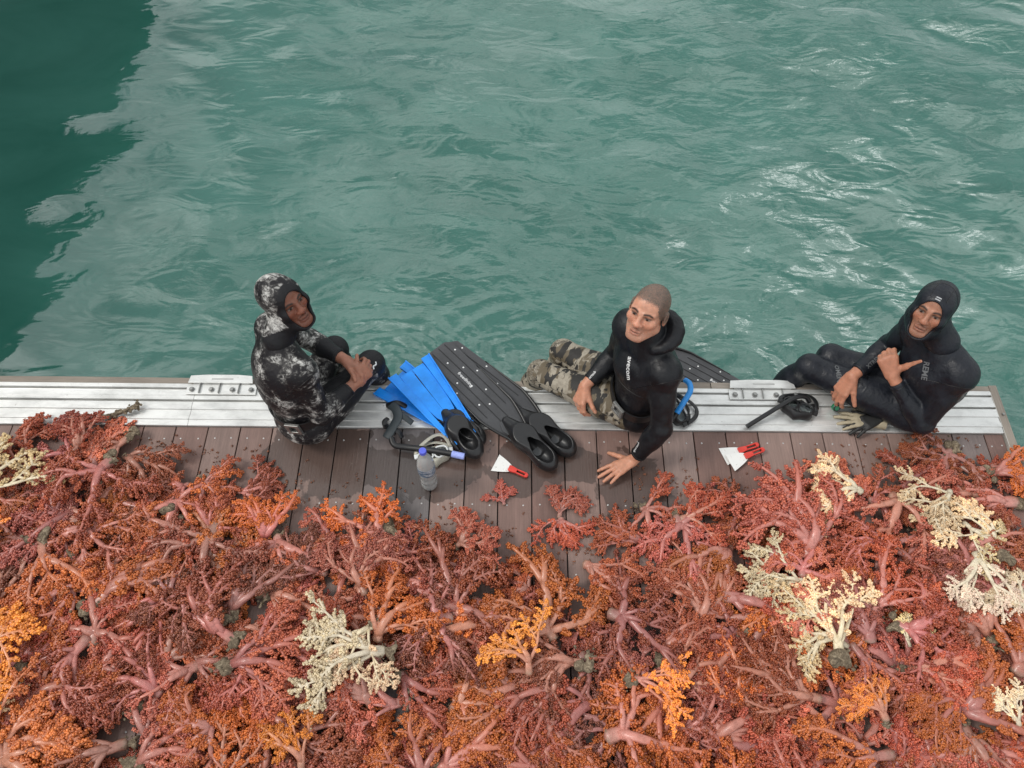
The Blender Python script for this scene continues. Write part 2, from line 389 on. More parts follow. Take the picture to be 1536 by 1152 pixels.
    for x0, x1 in ((-1.655, -1.300), (1.105, 1.465)):
        base = MB(); base.box(x0, x1, 1.926, 1.985, .0195, .0265); bo = base.build('mooring_bracket', ALU, d, bevel=.0015)
        lip = MB(); y0, y1 = 1.986, 2.034
        lip.prism([(x0 + .005, y0), (x1 - .02, y0), (x1 - .03, y1 - .006), (x1 - .10, y1), (x0 + .10, y1), (x0 + .012, y1 - .006)], .034, .040)
        lip.box(x0 + .03, x1 - .04, 1.9865, 1.992, .0195, .0338); lip.build('bracket_lip', ALU, bo, bevel=.001)
        sl = MB(); sl.box((x0 + x1) / 2 - .055, (x0 + x1) / 2 + .055, 2.004, 2.013, .0402, .0408); sl.build('bracket_slot', plain('slot_shadow_grey', (.40, .40, .39), .5), bo)
        for q in (.08, .36, .66, .93):
            m = MB(); m.lathe([(.0001, .0405), (.009, .0400), (.0115, .036), (.0115, .0305), (.015, .030), (.015, .0262)], 8, Matrix.Translation((x0 + (x1 - x0) * q, 1.952, 0))); m.build('bolt', METAL, bo, smooth='auto')
        for q in (.22, .50, .78):
            m = MB(); m.box(x0 + (x1 - x0) * q - .012, x0 + (x1 - x0) * q - .008, 1.93, 1.985, .0268, .038); m.build('gusset', METAL, bo)
def build_quay():
    k = Nodes('quay_concrete'); co = k.coords('Object'); z = k.n('ShaderNodeSeparateXYZ', {'Vector': (k.n('ShaderNodeNewGeometry'), 'Position')})
    n_ = k.noise(k.coords('Object', (1, 1, .25)), 3, 6, .65); band = k.ramp(k.math('ADD', (z, 2), k.math('MULTIPLY', n_, .35)), [(.25, (.075, .078, .095)), (.6, (.018, .026, .024))])
    k.set(color=band, rough=.8, normal=k.bump(n_, .3, .03)); m = MB()
    H = 2.50 + WATER_Z
    m.box(-7.0, -4.97, -6, 16, -2.2, H)
    o = m.build('quay_wall', k.m, None, bevel=.04); tag(o, 'dark quay wall mirrored in the water along the left side', 'wall')
    kb = MB(); kb.box(-5.35, -4.93, -6, 16, H + .003, H + .14); kb.build('coping', plain('quay_coping', (.05, .05, .05), .8), o, bevel=.02)
build_water(); build_dock(); build_quay()

# ------------------------------------------------------------------ people
def V3(p): return np.array(p, np.float64)
def unit(v): v = V3(v); return v / np.linalg.norm(v)
def frame(x, y):
    """columns: x lateral, y forward, z up, from a lateral and an up hint"""
    z = unit(y); x = unit(V3(x) - z * np.dot(x, z)); return np.stack([x, np.cross(z, x), z], 1)
def head_frame(f, u):
    f = unit(f); u = unit(V3(u) - f * np.dot(u, f)); return np.stack([np.cross(f, u), f, u], 1)
def head_prims(F, c, H, s, off=0., ears=True, face=True, jaw=True):
    W = lambda p: V3(c) + H @ (V3(p) * s)
    E = lambda p, r, k=.02, mode='u', o=off: F.ell(W(p), V3(r) * s, H, k, mode, o)
    K = lambda a, b, ra, rb, k=.012, mode='u': F.cone(W(a), W(b), ra * s, rb * s, k, mode, off)
    E((0, -.014, .033), (.075, .098, .084)); E((0, .048, .040), (.060, .046, .050), .03)
    E((0, .026, -.036), (.064, .066, .074), .03)
    if jaw:
        for q in (-1, 1): K((q * .053, .0, -.064), (q * .022, .074, -.100), .022, .019, .022)
        E((0, .082, -.100), (.024, .018, .019), .02)
        for q in (-1, 1): E((q * .044, .066, -.020), (.024, .024, .022), .02)
    if face:
        for q in (-1, 1):
            K((q * .050, .076, .022), (q * .014, .094, .020), .009, .010, .012)
            E((q * .031, .103, .003), (.019, .012, .010), .010, 's')
            E((q * .031, .079, .003), (.0155, .0135, .0125), .002)
            E((q * .0145, .102, -.033), (.0105, .011, .009), .010)
        K((0, .094, .012), (0, .112, -.027), .0085, .0115, .014)
        E((0, .114, -.030), (.0135, .010, .0095), .010)
        K((-.020, .090, -.066), (0, .099, -.063), .006, .008, .008); K((.020, .090, -.066), (0, .099, -.063), .006, .008, .008)
        K((-.016, .091, -.077), (.016, .091, -.077), .008, .008, .006); E((0, .096, -.077), (.016, .009, .007), .006)
        K((-.026, .104, -.0705), (.026, .104, -.0705), .0022, .0022, .004, 's')
    if ears:
        for q in (-1, 1):
            E((q * .081, -.006, -.004), (.009, .021, .034), .008); E((q * .089, .002, -.004), (.006, .010, .020), .004, 's')
    return W
def face_color(P, skin, c, H, s, hair=None, stubble=.25, rnd=3):
    q = ((P - V3(c)) @ H) / s; x, y, z = np.abs(q[:, 0]), q[:, 1], q[:, 2]
    col = np.tile(np.array(skin), (len(P), 1)); r0 = np.linalg.norm(q, axis=1)
    nearhead = r0 < .17
    def blend(m, c2):
        nonlocal col
        m = (np.clip(m, 0, 1) * nearhead)[:, None]; col = col * (1 - m) + np.array(c2) * m
    sk = np.array(skin); front = np.clip((y - .03) / .03, 0, 1)
    def sm(v, a, b): return np.clip((v - a) / (b - a), 0, 1)
    blend(front * .22 * np.exp(-(((x - .045) / .025) ** 2 + ((z + .025) / .022) ** 2)), sk * (1.25, .82, .75))       # flushed cheeks
    blend(front * .30 * np.exp(-((x / .018) ** 2 + ((z + .03) / .02) ** 2)), sk * (1.22, .85, .78))
    blend(front * stubble * np.exp(-((x / .045) ** 2 + ((z + .095) / .028) ** 2)) , (.05, .045, .045))
    blend(front * stubble * 1.5 * np.exp(-((x / .026) ** 2 + ((z + .056) / .007) ** 2)), (.05, .042, .040))
    blend(front * np.exp(-((x / .024) ** 4 + ((z + .071) / .011) ** 4)) * .65, sk * (.80, .62, .66) + .015)          # lips
    blend(front * np.exp(-((x / .024) ** 4 + ((z + .0705) / .0028) ** 4)) * .85, sk * .12)
    bz = .0205 + .005 * np.sin(np.clip((x - .010) / .045, 0, 1) * math.pi) - .004 * sm(x, .035, .055)
    blend(front * sm(x, .009, .015) * (1 - sm(x, .047, .056)) * np.exp(-((z - bz) / .0050) ** 4) * .95, (.018, .013, .011))
    ex = (x - .031) / .0145; ez = (z - .001) / .0050
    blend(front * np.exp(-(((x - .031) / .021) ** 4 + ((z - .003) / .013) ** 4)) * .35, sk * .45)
    blend(front * np.clip(2.2 - 2.2 * (ex ** 2 + ez ** 2), 0, 1), (.24, .205, .18))
    blend(front * np.clip(3 - 3 * (((x - .031) / .0068) ** 2 + ez ** 2 * .8), 0, 1), (.012, .008, .006))
    blend(front * np.exp(-(((x - .031) / .018) ** 4 + ((z - .0072) / .0034) ** 2)) * .95, (.012, .009, .008))
    blend(front * np.exp(-((( x - .009) / .004) ** 2 + ((z + .041) / .0035) ** 2)) * .9, sk * .10)                    # nostrils
    return col
def hand_prims(F, wr, d, n, side, curls, spread=.12, thumb=(.8, .15, .2), s=1.0, flat_thumb=0., tl=1.0):
    d = unit(d); n = unit(V3(n) - d * np.dot(n, d)); lat = np.cross(d, n) * (-1 if side == 'R' else 1)   # lat: towards the thumb
    wr = V3(wr); tips = []
    for i, (lo, L) in enumerate((( .029, (.043, .027, .021)), (.010, (.047, .030, .022)), (-.010, (.043, .028, .021)), (-.028, (.034, .021, .019)))):
        base = wr + d * (.012 * s) + lat * lo * .45 * s
        kn = wr + s * (d * (.088 - abs(lo - .008) * .25) + lat * lo + n * .003)
        F.cone(base, kn, .0165 * s, .0130 * s, .014)
        a = (1.5 - i) * spread; dd = d * math.cos(a) + lat * math.sin(a); p = kn; ang = 0; r = .0108 * s if i < 3 else .0096 * s
        cs = curls[i] if hasattr(curls[i], '__len__') else (curls[i], curls[i] * 1.1, curls[i] * .7)
        for j, l in enumerate(L):
            ang += cs[j]; dr = dd * math.cos(ang) - n * math.sin(ang); q = p + dr * l * s
            F.cone(p, q, r, r * .88, .004 if j else .008); p = q; r *= .9
        tips.append(p)
    p = wr + s * (d * .022 + lat * .020 - n * .008); r = .0155 * s
    td = d * math.cos(thumb[0]) + lat * math.sin(thumb[0]); down = -n * math.cos(flat_thumb) + d * math.sin(flat_thumb)
    ang = thumb[1]
    for j, l in enumerate((.046 * tl, .035 * tl, .027 * tl)):
        dr = td * math.cos(ang) + down * math.sin(ang); q = p + dr * l * s
        F.cone(p, q, r, r * .82, .012 if j == 0 else .005); p = q; r *= .84; ang += thumb[2]
    return tips
def torso_prims(F, J, off=0., pelvis=True, k=.04, collar=0.0, fat=0.0):
    pel, ch, nk = V3(J['pel']), V3(J['chest']), V3(J['neck'])
    hp = frame(V3(J['Rhip']) - V3(J['Lhip']), ch - pel); hc = frame(V3(J['Rsh']) - V3(J['Lsh']), nk - ch)
    if pelvis:
        F.ell(pel, (.162, .118, .105), hp, k, off=off)
        F.ell(pel - hp[:, 1] * .035 - hp[:, 2] * .015, (.150, .10, .085), hp, k, off=off)
    mid = (pel + ch) * .5
    F.ell(mid, (.142 + fat, .105 + fat, .15), hp, k, off=off)
    F.ell(ch, (.162, .112, .165), hc, k, off=off); F.ell(ch + hc[:, 1] * .03 + hc[:, 2] * .04, (.14, .095, .10), hc, k, off=off)
    F.ell(ch + hc[:, 2] * .08 - hc[:, 1] * .02, (.150, .090, .10), hc, k, off=off)
    for s_ in ('L', 'R'):
        sh = V3(J[s_ + 'sh']); F.cone(nk - hc[:, 2] * .035, sh, .056, .060, .04, off=off)
        F.ell(sh, (.060, .060, .066), None, .03, off=off); F.cone(ch + (sh - ch) * .45, sh, .075, .058, .04, off=off)
    return hp, hc
def arm_prims(F, J, s_, off=0., suit=False, cuff=.035, k=.015):
    sh, el, wr = V3(J[s_ + 'sh']), V3(J[s_ + 'el']), V3(J[s_ + 'wr'])
    u = unit(wr - el)
    F.cone(sh, el, .055, .043, .02, off=off); F.ell(sh + (el - sh) * .42, (.051, .051, .085), frame((1, .3, .1), el - sh), .02, off=off)
    F.ell(el, (.043, .043, .043), None, .015, off=off)
    end = wr - u * cuff if suit else wr
    F.cone(el, end, .044, .031 if suit else .0265, k, off=off, flat=suit); F.ell(el + (wr - el) * .28, (.045, .045, .07), frame((1, .3, .1), wr - el), .02, off=off)
def leg_prims(F, J, s_, off=0., k=.025):
    hp, kn, an = V3(J[s_ + 'hip']), V3(J[s_ + 'kn']), V3(J[s_ + 'an'])
    F.cone(hp, kn, .090, .060, k, off=off); F.ell(hp + (kn - hp) * .35, (.086, .086, .15), frame((1, .3, .1), kn - hp), k, off=off)
    F.ell(kn, (.060, .060, .060), None, .02, off=off)
    F.cone(kn, an, .055, .038, .02, off=off); sidev = unit(np.cross(kn - hp, an - kn)); bk = unit(np.cross(sidev, an - kn))
    F.ell(kn + (an - kn) * .32 - bk * .012, (.054, .054, .11), frame((1, .3, .1), an - kn), .02, off=off)
    ft = J.get(s_ + 'ft')
    if ft is not None: F.cone(an, ft, .042, .034, .03, off=off); F.cone(V3(an) + (0, 0, -.02), V3(ft), .035, .03, .03, off=off)
def bounds(J, keys, pad):
    P = np.array([J[k] for k in keys if k in J]); return P.min(0) - pad, P.max(0) + pad

def skin_mat(name):
    k = Nodes(name); co = k.coords('Object'); at = k.n('ShaderNodeAttribute', attribute_name='Col')
    nz1 = k.noise(co, 45, 4, .6); nz2 = k.noise(co, 320, 2)
    v = k.ramp(nz1, [(.28, .80), (.72, 1.14)])
    col = k.mix(1.0, (at, 0), v, 'MULTIPLY')
    k.set(color=(col, 2), rough=k.ramp(nz1, [(.3, .34), (.7, .52)]), spec=.35, normal=k.bump(nz2, .12, .0015), sss=.18)
    k.bsdf.inputs['Subsurface Radius'].default_value = (1.0, .35, .2); k.bsdf.inputs['Subsurface Scale'].default_value = .008
    return k.m
def neoprene(name, col=(.0065, .007, .009), rough=.52, bump=.25):
    k = Nodes(name); co = k.coords('Object'); big = k.noise(co, 16, 4, .6, .6); fine = k.noise(co, 420, 2); mid = k.noise(k.coords('Object', (1, 1, .35)), 38, 3, .5, .4)
    c = k.ramp(big, [(.3, tuple(x * .75 for x in col)), (.72, tuple(x * 1.6 for x in col))])
    b0 = k.bump(mid, bump, .018); b1_ = k.bump(fine, .10, .001, b0)
    k.set(color=c, rough=k.ramp(big, [(.3, rough - .2), (.7, rough + .12)]), normal=b1_, spec=.32)
    return k.m
def camo_dark(name, b=0.0):
    """black, white and grey smoky pattern; Col.r masks it to plain black"""
    k = Nodes(name); co = k.coords('Object'); at = k.n('ShaderNodeAttribute', attribute_name='Col')
    big = k.noise(co, 10, 7, .68, .55); sm = k.noise(k.coords('Object', (1, 1, 1.6)), 34, 6, .7, 1.2)
    s_ = k.math('ADD', k.math('MULTIPLY', big, .62), k.math('MULTIPLY', sm, .42))
    c = k.ramp(s_, [(.47 - b, (.010, .009, .011)), (.515 - b, (.035, .033, .033)), (.55 - b, (.14, .135, .13)), (.59 - b, (.36, .355, .34)), (.66 - b, (.66, .65, .62))])
    c2 = k.mix((at, 0), (.012, .012, .014), c)
    fine = k.noise(co, 420, 2); mid = k.noise(co, 30, 3, .5, .5)
    k.set(color=(c2, 2), rough=.55, normal=k.bump(fine, .08, .001, k.bump(mid, .28, .018)), spec=.25); return k.m
def camo_brown(name):
    """khaki with dark and olive tiger stripes running round the leg"""
    k = Nodes(name); at = k.n('ShaderNodeAttribute', attribute_name='Col')
    sep = k.n('ShaderNodeSeparateColor', {'Color': (at, 0)}); co = k.coords('Object')
    wob = k.noise(co, 9, 3, .6)
    st = k.n('ShaderNodeCombineXYZ', {'X': (sep, 0), 'Y': k.math('MULTIPLY', (sep, 1), .085), 'Z': k.math('MULTIPLY', wob, .035)})
    n1 = k.noise(st, 50, 3, .55, .35); n2 = k.noise(k.n('ShaderNodeVectorMath', {0: st, 1: (3.1, 1.7, 5.0)}, operation='ADD'), 34, 3, .5, .4); n3 = k.noise(co, 60, 4, .7)
    base = k.ramp(n3, [(.3, (.23, .20, .155)), (.7, (.36, .32, .255))])
    c1 = k.mix(k.ramp(n2, [(.50, 0.0), (.54, 1.0)]), base, (.115, .090, .058))
    c2 = k.mix(k.ramp(n1, [(.525, 0.0), (.55, 1.0)]), (c1, 2), (.022, .020, .018))
    mid = k.noise(co, 30, 3, .5, .5)
    k.set(color=(c2, 2), rough=.62, normal=k.bump(mid, .25, .015), spec=.35); return k.m

def text_decal(txt, size, cen, xd, nrm, mat_, parent, bvh, name='printed_lettering', squash=1.0, lift=.0022):
    cu = bpy.data.curves.new('t', 'FONT'); cu.body = txt; cu.size = size; cu.align_x = 'CENTER'; cu.align_y = 'CENTER'; cu.resolution_u = 2; cu.offset = size * .02
    to = bpy.data.objects.new('t', cu); C.objects.link(to); bpy.context.view_layer.update()
    me = bpy.data.meshes.new_from_object(to.evaluated_get(bpy.context.evaluated_depsgraph_get()))
    bpy.data.objects.remove(to); bpy.data.curves.remove(cu)
    bm = bmesh.new(); bm.from_mesh(me); bmesh.ops.triangulate(bm, faces=bm.faces)
    bmesh.ops.subdivide_edges(bm, edges=[e for e in bm.edges if e.calc_length() > size * .35], cuts=2); bmesh.ops.triangulate(bm, faces=bm.faces)
    nrm = Vector(unit(nrm)); xd = Vector(xd); xd = (xd - nrm * xd.dot(nrm)).normalized(); yd = nrm.cross(xd); cen = Vector(cen)
    for v in bm.verts:
        p = cen + xd * v.co.x * squash + yd * v.co.y
        if bvh is not None:
            hit = bvh.ray_cast(p + nrm * .15, -nrm, .4)
            if hit[0] is not None: p = hit[0] + hit[1] * lift if hit[1].dot(nrm) > 0 else hit[0] - hit[1] * lift
        v.co = p
    bm.to_mesh(me); bm.free(); me.materials.clear()
    return new_obj(name, me, parent, [mat_])
def bvh_of(o):
    from mathutils.bvhtree import BVHTree
    me = o.data; v = np.empty(len(me.vertices) * 3, np.float32); me.vertices.foreach_get('co', v)
    return BVHTree.FromPolygons([Vector(p) for p in v.reshape(-1, 3)], [tuple(p.vertices) for p in me.polygons])

def hood_obj(c, H, s, J, m, parent, off=.010, opening=(.065, .104), oz=-.026, band=.028, chest=None, h=.0034, pattern=False):
    lo, hi = V3(c) - .21 * s, V3(c) + .19 * s; F = Field(lo, hi, h)
    head_prims(F, c, H, s, off, ears=False, face=False)
    W = lambda p: V3(c) + H @ (V3(p) * s)
    F.ell(W((0, -.005, -.06)), V3((.066, .070, .066)) * s, H, .03, off=off)
    F.cone(W((0, -.012, -.05)), V3(J['neck']) + (0, 0, .01), .060 * s, .060, .04, off=off)
    F.ell(W((0, .20, oz)), V3((opening[0] * 1.08, .185, opening[1] * 1.08)) * s, H, .004, 's')
    def colr(P):
        q = ((P - V3(c)) @ H) / s
        d = np.sqrt((q[:, 0] / opening[0]) ** 2 + ((q[:, 2] - oz) / opening[1]) ** 2)
        msk = np.ones(len(P))
        msk[(d < 1 + band / .06) & (q[:, 1] > -.02)] = 0
        msk[q[:, 2] < -.080 + .22 * np.minimum(0, q[:, 1])] = 0
        seam = (np.abs(q[:, 0] - .026) < .0022) | (np.abs(q[:, 0] + .026) < .0022) | (np.abs(q[:, 2] - .052 + q[:, 1] * .15) < .0022)
        msk[seam & (q[:, 1] < .09)] = 0
        return np.stack([msk] * 3, 1)
    return field_obj('hood', F, m, parent, colr)

SKIN = skin_mat('skin'); WHITE_PRINT = plain('white_print', (.62, .62, .62), .6, var=.05); GREY_PRINT = plain('grey_print', (.11, .115, .12), .6, var=.05)
NEO = neoprene('black_neoprene'); NEO2 = neoprene('blue_black_neoprene', (.008, .0095, .014), .5, .35); RUBBER = plain('black_rubber', (.010, .010, .011), .38, bump=.2)
CAMO1 = camo_dark('smoke_camouflage', -.018); CAMO1H = camo_dark('smoke_camouflage_hood', .026); CAMO2 = camo_brown('tiger_camouflage')
BUZZ = None

def make_person(spec):
    J = spec['J']; hc_, Hf, hs = J['head'], head_frame(*spec['face']), spec.get('hs', 1.0)
    lo, hi = bounds(J, [k for k in J if k[1:] not in ('kn', 'an', 'ft')] , .14); hi[2] = J['head'][2] + .16; lo[2] = -.03
    F = Field(lo, hi, .0034)
    torso_prims(F, J); [arm_prims(F, J, s_) for s_ in 'LR']
    W = head_prims(F, hc_, Hf, hs, ears=spec.get('ears', True))
    F.cone(W((0, -.018, -.06)), J['neck'], .054, .050, .03)
    for hd in spec['hands']: hand_prims(F, *hd[:1], **hd[1])
    def colr(P):
        c = face_color(P, spec['skin'], hc_, Hf, hs, stubble=spec.get('stubble', .25))
        far = np.linalg.norm(P - V3(hc_), axis=1) > .19
        c[far] = np.array(spec['handskin'])
        if 'hairline' in spec:
            q = ((P - V3(hc_)) @ Hf) / hs; hz = spec['hairline'](np.abs(q[:, 0]), q[:, 1])
            m = np.clip((q[:, 2] - hz + np.random.RandomState(9).normal(0, .004, len(P))) / .014 + .3, 0, 1) * (np.linalg.norm(q, axis=1) < .17)
            g = np.random.RandomState(5).uniform(.72, 1.0, len(P)); m = (m * g)[:, None]; c = c * (1 - m) + np.array((.088, .074, .062)) * m
        return c
    body = field_obj('person', F, SKIN, None, colr)
    tag(body, spec['label'], 'person')
    return body, W, Hf

def limb_color(P, segs):
    """R runs along the limb in metres, G round it, for stripes"""
    best = np.full(len(P), 9.); u = np.zeros(len(P)); g = np.zeros(len(P)); base = 0
    for a, b in segs:
        a, b = V3(a), V3(b); d = unit(b - a); L = np.linalg.norm(b - a); t = (P - a) @ d; tt = np.clip(t, 0, L)
        r = P - a - tt[:, None] * d; dist = np.linalg.norm(r, axis=1); m = dist < best
        x = unit(np.cross(d, (0.2, .3, 1))); y = np.cross(d, x)
        best[m] = dist[m]; u[m] = base + t[m]; g[m] = (np.arctan2(r @ y, r @ x) / 6.283 + .5)[m]; base += 1.7
    return np.stack([u * .5 + 1, g, best], 1)
SEAM = plain('seam_tape', (.004, .004, .005), .35)
def ring_seam(bvh, cen, axis, rad, parent, keep=None, r=.0014, arc=(0, 2 * math.pi), n=48):
    axis = unit(axis); x = unit(np.cross(axis, (.31, .2, .93))); y = np.cross(axis, x); runs = [[]]
    for i in range(n + 1):
        a = arc[0] + (arc[1] - arc[0]) * i / n; d = Vector(x * math.cos(a) + y * math.sin(a)); c = Vector(cen); hit = bvh.ray_cast(c + d * rad, -d, rad)
        if hit[0] is not None and (keep is None or keep(np.array(hit[0]))): runs[-1].append(hit[0] + d * r * .3)
        elif runs[-1]: runs.append([])
    for q in runs:
        q2 = [q[0]] if q else []
        for p in q[1:]:
            if (p - q2[-1]).length < .045: q2.append(p)
            else: break
        if len(q2) > 5: m = MB(); m.tube(q2, r, 6); m.build('seam', SEAM, parent, smooth=True)
def suit_seams(suit, J, parent):
    bv = bvh_of(suit)
    for s_ in 'LR':
        sh, el, wr = V3(J[s_ + 'sh']), V3(J[s_ + 'el']), V3(J[s_ + 'wr'])
        ring_seam(bv, sh + (el - sh) * .16, (el - sh) + .9 * (sh - V3(J['chest'])), .16, parent)
        ring_seam(bv, el + (wr - el) * .80, wr - el, .07, parent, r=.0018)
    ch, pel = V3(J['chest']), V3(J['pel']); hc = frame(V3(J['Rsh']) - V3(J['Lsh']), V3(J['neck']) - ch)
    ring_seam(bv, ch - hc[:, 2] * .02, hc[:, 2], .30, parent, arc=(0, 2 * math.pi), keep=lambda p: abs((p - ch) @ hc[:, 0]) < .135)
def hood_seams(hd, J, H, s, parent):
    bv = bvh_of(hd); c = V3(J['head'])
    for q in (-.034, .034): ring_seam(bv, c + H[:, 0] * q, H[:, 0], .22, parent, keep=lambda p: ((p - c) @ H)[1] < .085 and ((p - c) @ H)[2] > -.06)
    ring_seam(bv, c + H @ np.array((0, .035, .0)), H @ np.array((0, 1, .25)), .22, parent, keep=lambda p: ((p - c) @ H)[2] > -.07)
def build_people():
    # ---- diver with hood and smoke camouflage, left
    J = dict(pel=(-1.0, 1.765, .135), chest=(-1.045, 1.80, .40), neck=(-1.025, 1.875, .60), head=(-.982, 1.972, .758),
             Rsh=(-.93, 1.755, .52), Rel=(-.885, 1.685, .27), Rwr=(-.745, 1.85, .275), Lsh=(-1.09, 1.985, .53), Lel=(-.99, 2.09, .29), Lwr=(-.80, 1.965, .30),
             Rhip=(-.95, 1.72, .13), Lhip=(-1.06, 1.83, .13), Rkn=(-.705, 2.035, .155), Lkn=(-.90, 2.125, .145), Ran=(-.69, 2.085, -.28), Lan=(-.88, 2.10, -.28), Rft=(-.66, 2.14, -.50), Lft=(-.86, 2.16, -.50))
    spec = dict(J=J, face=((.68, -.45, .34), (-.44, .30, .86)), hs=1.0, ears=False, skin=(.215, .085, .054), handskin=(.33, .145, .095), stubble=.15,
        label='diver in black and white camouflage wetsuit and hood sitting by the blue fins',
        hands=[(J['Rwr'], dict(d=(.55, .75, .15), n=(.55, -.45, .65), side='R', curls=[(.5, .9, .5), (.6, .9, .5), (.7, .9, .5), (.8, .9, .5)], spread=.03, thumb=(.5, .1, .2))),
               (J['Lwr'], dict(d=(.85, -.45, -.05), n=(.25, .55, .75), side='L', curls=[(.5, .7, .5), (.6, .8, .5), (.7, .9, .5), (.8, .9, .5)], spread=.03, thumb=(.5, .1, .2)))])
    b, W, H = make_person(spec)
    lo, hi = bounds(J, list(J), .15); lo[2] = -.45; F = Field(lo, hi, .005)
    torso_prims(F, J, .007); [arm_prims(F, J, s_, .006, True) for s_ in 'LR']; [leg_prims(F, J, s_, .006) for s_ in 'LR']
    def cm(P):
        m = np.ones(len(P))
        for s_ in 'LR':
            wr, el, kn, sh = (V3(J[s_ + k]) for k in ('wr', 'el', 'kn', 'sh'))
            u = unit(wr - el); t = (P - el) @ u / np.linalg.norm(wr - el); near = np.linalg.norm(P - wr, axis=1) < .15
            m[near & (t > (.50 if s_ == 'R' else .15))] = 0
            m[np.linalg.norm(P - kn, axis=1) < .075] = 0
            u2 = unit(V3(J[s_ + 'el']) - sh); t2 = (P - sh) @ u2
            m[(np.abs(t2 - .055) < .0035) & (np.linalg.norm(P - sh, axis=1) < .12)] = 0
        m[(P[:, 2] < .02)] = .4
        return np.stack([m] * 3, 1)
    wj = field_obj('wetsuit', F, CAMO1, b, cm); suit_seams(wj, J, b)
    hood_obj(J['head'], H, 1.0, J, CAMO1H, b, band=.013)
    belt(b, J, .035, .048, strapmat=RUBBER, at=-.30, buckle_at=-.27)
    # ---- bareheaded diver in the middle
    J = dict(pel=(.60, 1.86, .135), chest=(.612, 1.866, .40), neck=(.612, 1.888, .60), head=(.575, 1.925, .775),
             Lsh=(.668, 1.768, .53), Lel=(.685, 1.625, .275), Lwr=(.585, 1.565, .065), Rsh=(.53, 2.0, .555), Rel=(.50, 2.02, .29), Rwr=(.352, 1.885, .215),
             Lhip=(.57, 1.80, .125), Rhip=(.575, 1.945, .125), Lkn=(.145, 2.015, .115), Rkn=(.26, 2.14, .115), Lan=(.05, 2.075, -.32), Ran=(.22, 2.12, -.32), Lft=(.0, 2.12, -.52), Rft=(.18, 2.17, -.52))
    spec = dict(J=J, face=((-.50, -.70, .46), (.24, .42, .86)), hs=.985, skin=(.55, .275, .185), handskin=(.50, .235, .150), stubble=.30,
        label='bareheaded diver in black top and brown camouflage trousers leaning on one hand',
        hairline=lambda x, y: np.where(y > .02, .052 + .022 * np.clip((y - .05) / .04, -.5, 1) - .06 * np.clip((x - .052) / .018, 0, 1) , -.035 + np.clip((y + .02) / .04, 0, 1) * .02),
        hands=[(J['Lwr'], dict(d=(-.83, -.42, -.22), n=(-.25, .10, .96), side='L', curls=[(.12, .06, .05), (.1, .06, .05), (.1, .06, .05), (.12, .06, .05)], spread=.15, thumb=(1.0, .05, .05))),
               (J['Rwr'], dict(d=(-.28, -.72, -.62), n=(-.72, -.20, .66), side='R', curls=[(.5, .6, .4), (.55, .6, .4), (.6, .7, .4), (.7, .7, .4)], spread=.05, thumb=(.55, .25, .2)))])
    b, W, H = make_person(spec)
    lo, hi = bounds(J, [k for k in J if k[1:] not in ('kn', 'an', 'ft')], .15); F = Field(lo, hi, .0048)
    torso_prims(F, J, .008); [arm_prims(F, J, s_, .006, True) for s_ in 'LR']
    F.cone(J['neck'], W((0, -.03, -.075)), .075, .068, .03, off=.006, flat=True)
    for a0, a1 in zip(np.linspace(-2.3, 2.3, 12)[:-1], np.linspace(-2.3, 2.3, 12)[1:]):      # the hood hangs folded round the neck
        hc = frame(V3(J['Rsh']) - V3(J['Lsh']), V3(J['neck']) - V3(J['chest']))
        pt = lambda a: V3(J['neck']) + hc @ np.array((math.sin(a) * .085, -math.cos(a) * .080 - .012, .050 + .025 * math.cos(a)))
        r = lambda a: .020 + .022 * max(0, math.cos(a * .75))
        F.cone(pt(a0), pt(a1), r(a0), r(a1), .012)
    j = field_obj('wetsuit_top', F, NEO, b)
    lo, hi = bounds(J, ('pel', 'Lhip', 'Rhip', 'Lkn', 'Rkn', 'Lan', 'Ran', 'Lft', 'Rft'), .14); F = Field(lo, hi, .005)
    F.ell(J['pel'], (.150, .13, .10), None, .04); [leg_prims(F, J, s_, .006) for s_ in 'LR']
    field_obj('trousers', F, CAMO2, b, lambda P: limb_color(P, [(J['Lhip'], J['Lkn']), (J['Lkn'], J['Lan']), (J['Rhip'], J['Rkn']), (J['Rkn'], J['Ran'])]))
    belt(b, J, .03, .05, strapmat=RUBBER, at=0, buckle_at=.74)
    bv = bvh_of(j)
    suit_seams(j, J, b)
    text_decal('avecom', .034, (.53, 1.81, .50), (.25, -.55, -.80), (-.75, -.45, .45), WHITE_PRINT, b, bv)
    text_decal('sportsub', .017, (.385, 1.915, .25), (.6, .55, .45), (-.3, -.35, .9), WHITE_PRINT, b, bv)
    text_decal('sportsub', .017, (.618, 1.58, .14), (.45, .28, .80), (-.75, .1, .6), WHITE_PRINT, b, bv)
    # ---- hooded diver at the end of the dock
    J = dict(pel=(1.955, 1.875, .135), chest=(1.955, 1.876, .38), neck=(1.905, 1.91, .575), head=(1.818, 1.990, .724),
             Lsh=(1.985, 1.79, .505), Lel=(1.935, 1.70, .215), Lwr=(1.772, 1.868, .355), Rsh=(1.85, 2.03, .53), Rel=(1.84, 2.09, .29), Rwr=(1.650, 1.945, .232),
             Lhip=(1.915, 1.825, .125), Rhip=(1.93, 1.96, .125), Lkn=(1.50, 2.055, .13), Rkn=(1.62, 2.12, .125), Lan=(1.36, 2.09, -.28), Ran=(1.52, 2.13, -.28), Lft=(1.32, 2.14, -.5), Rft=(1.48, 2.17, -.5))
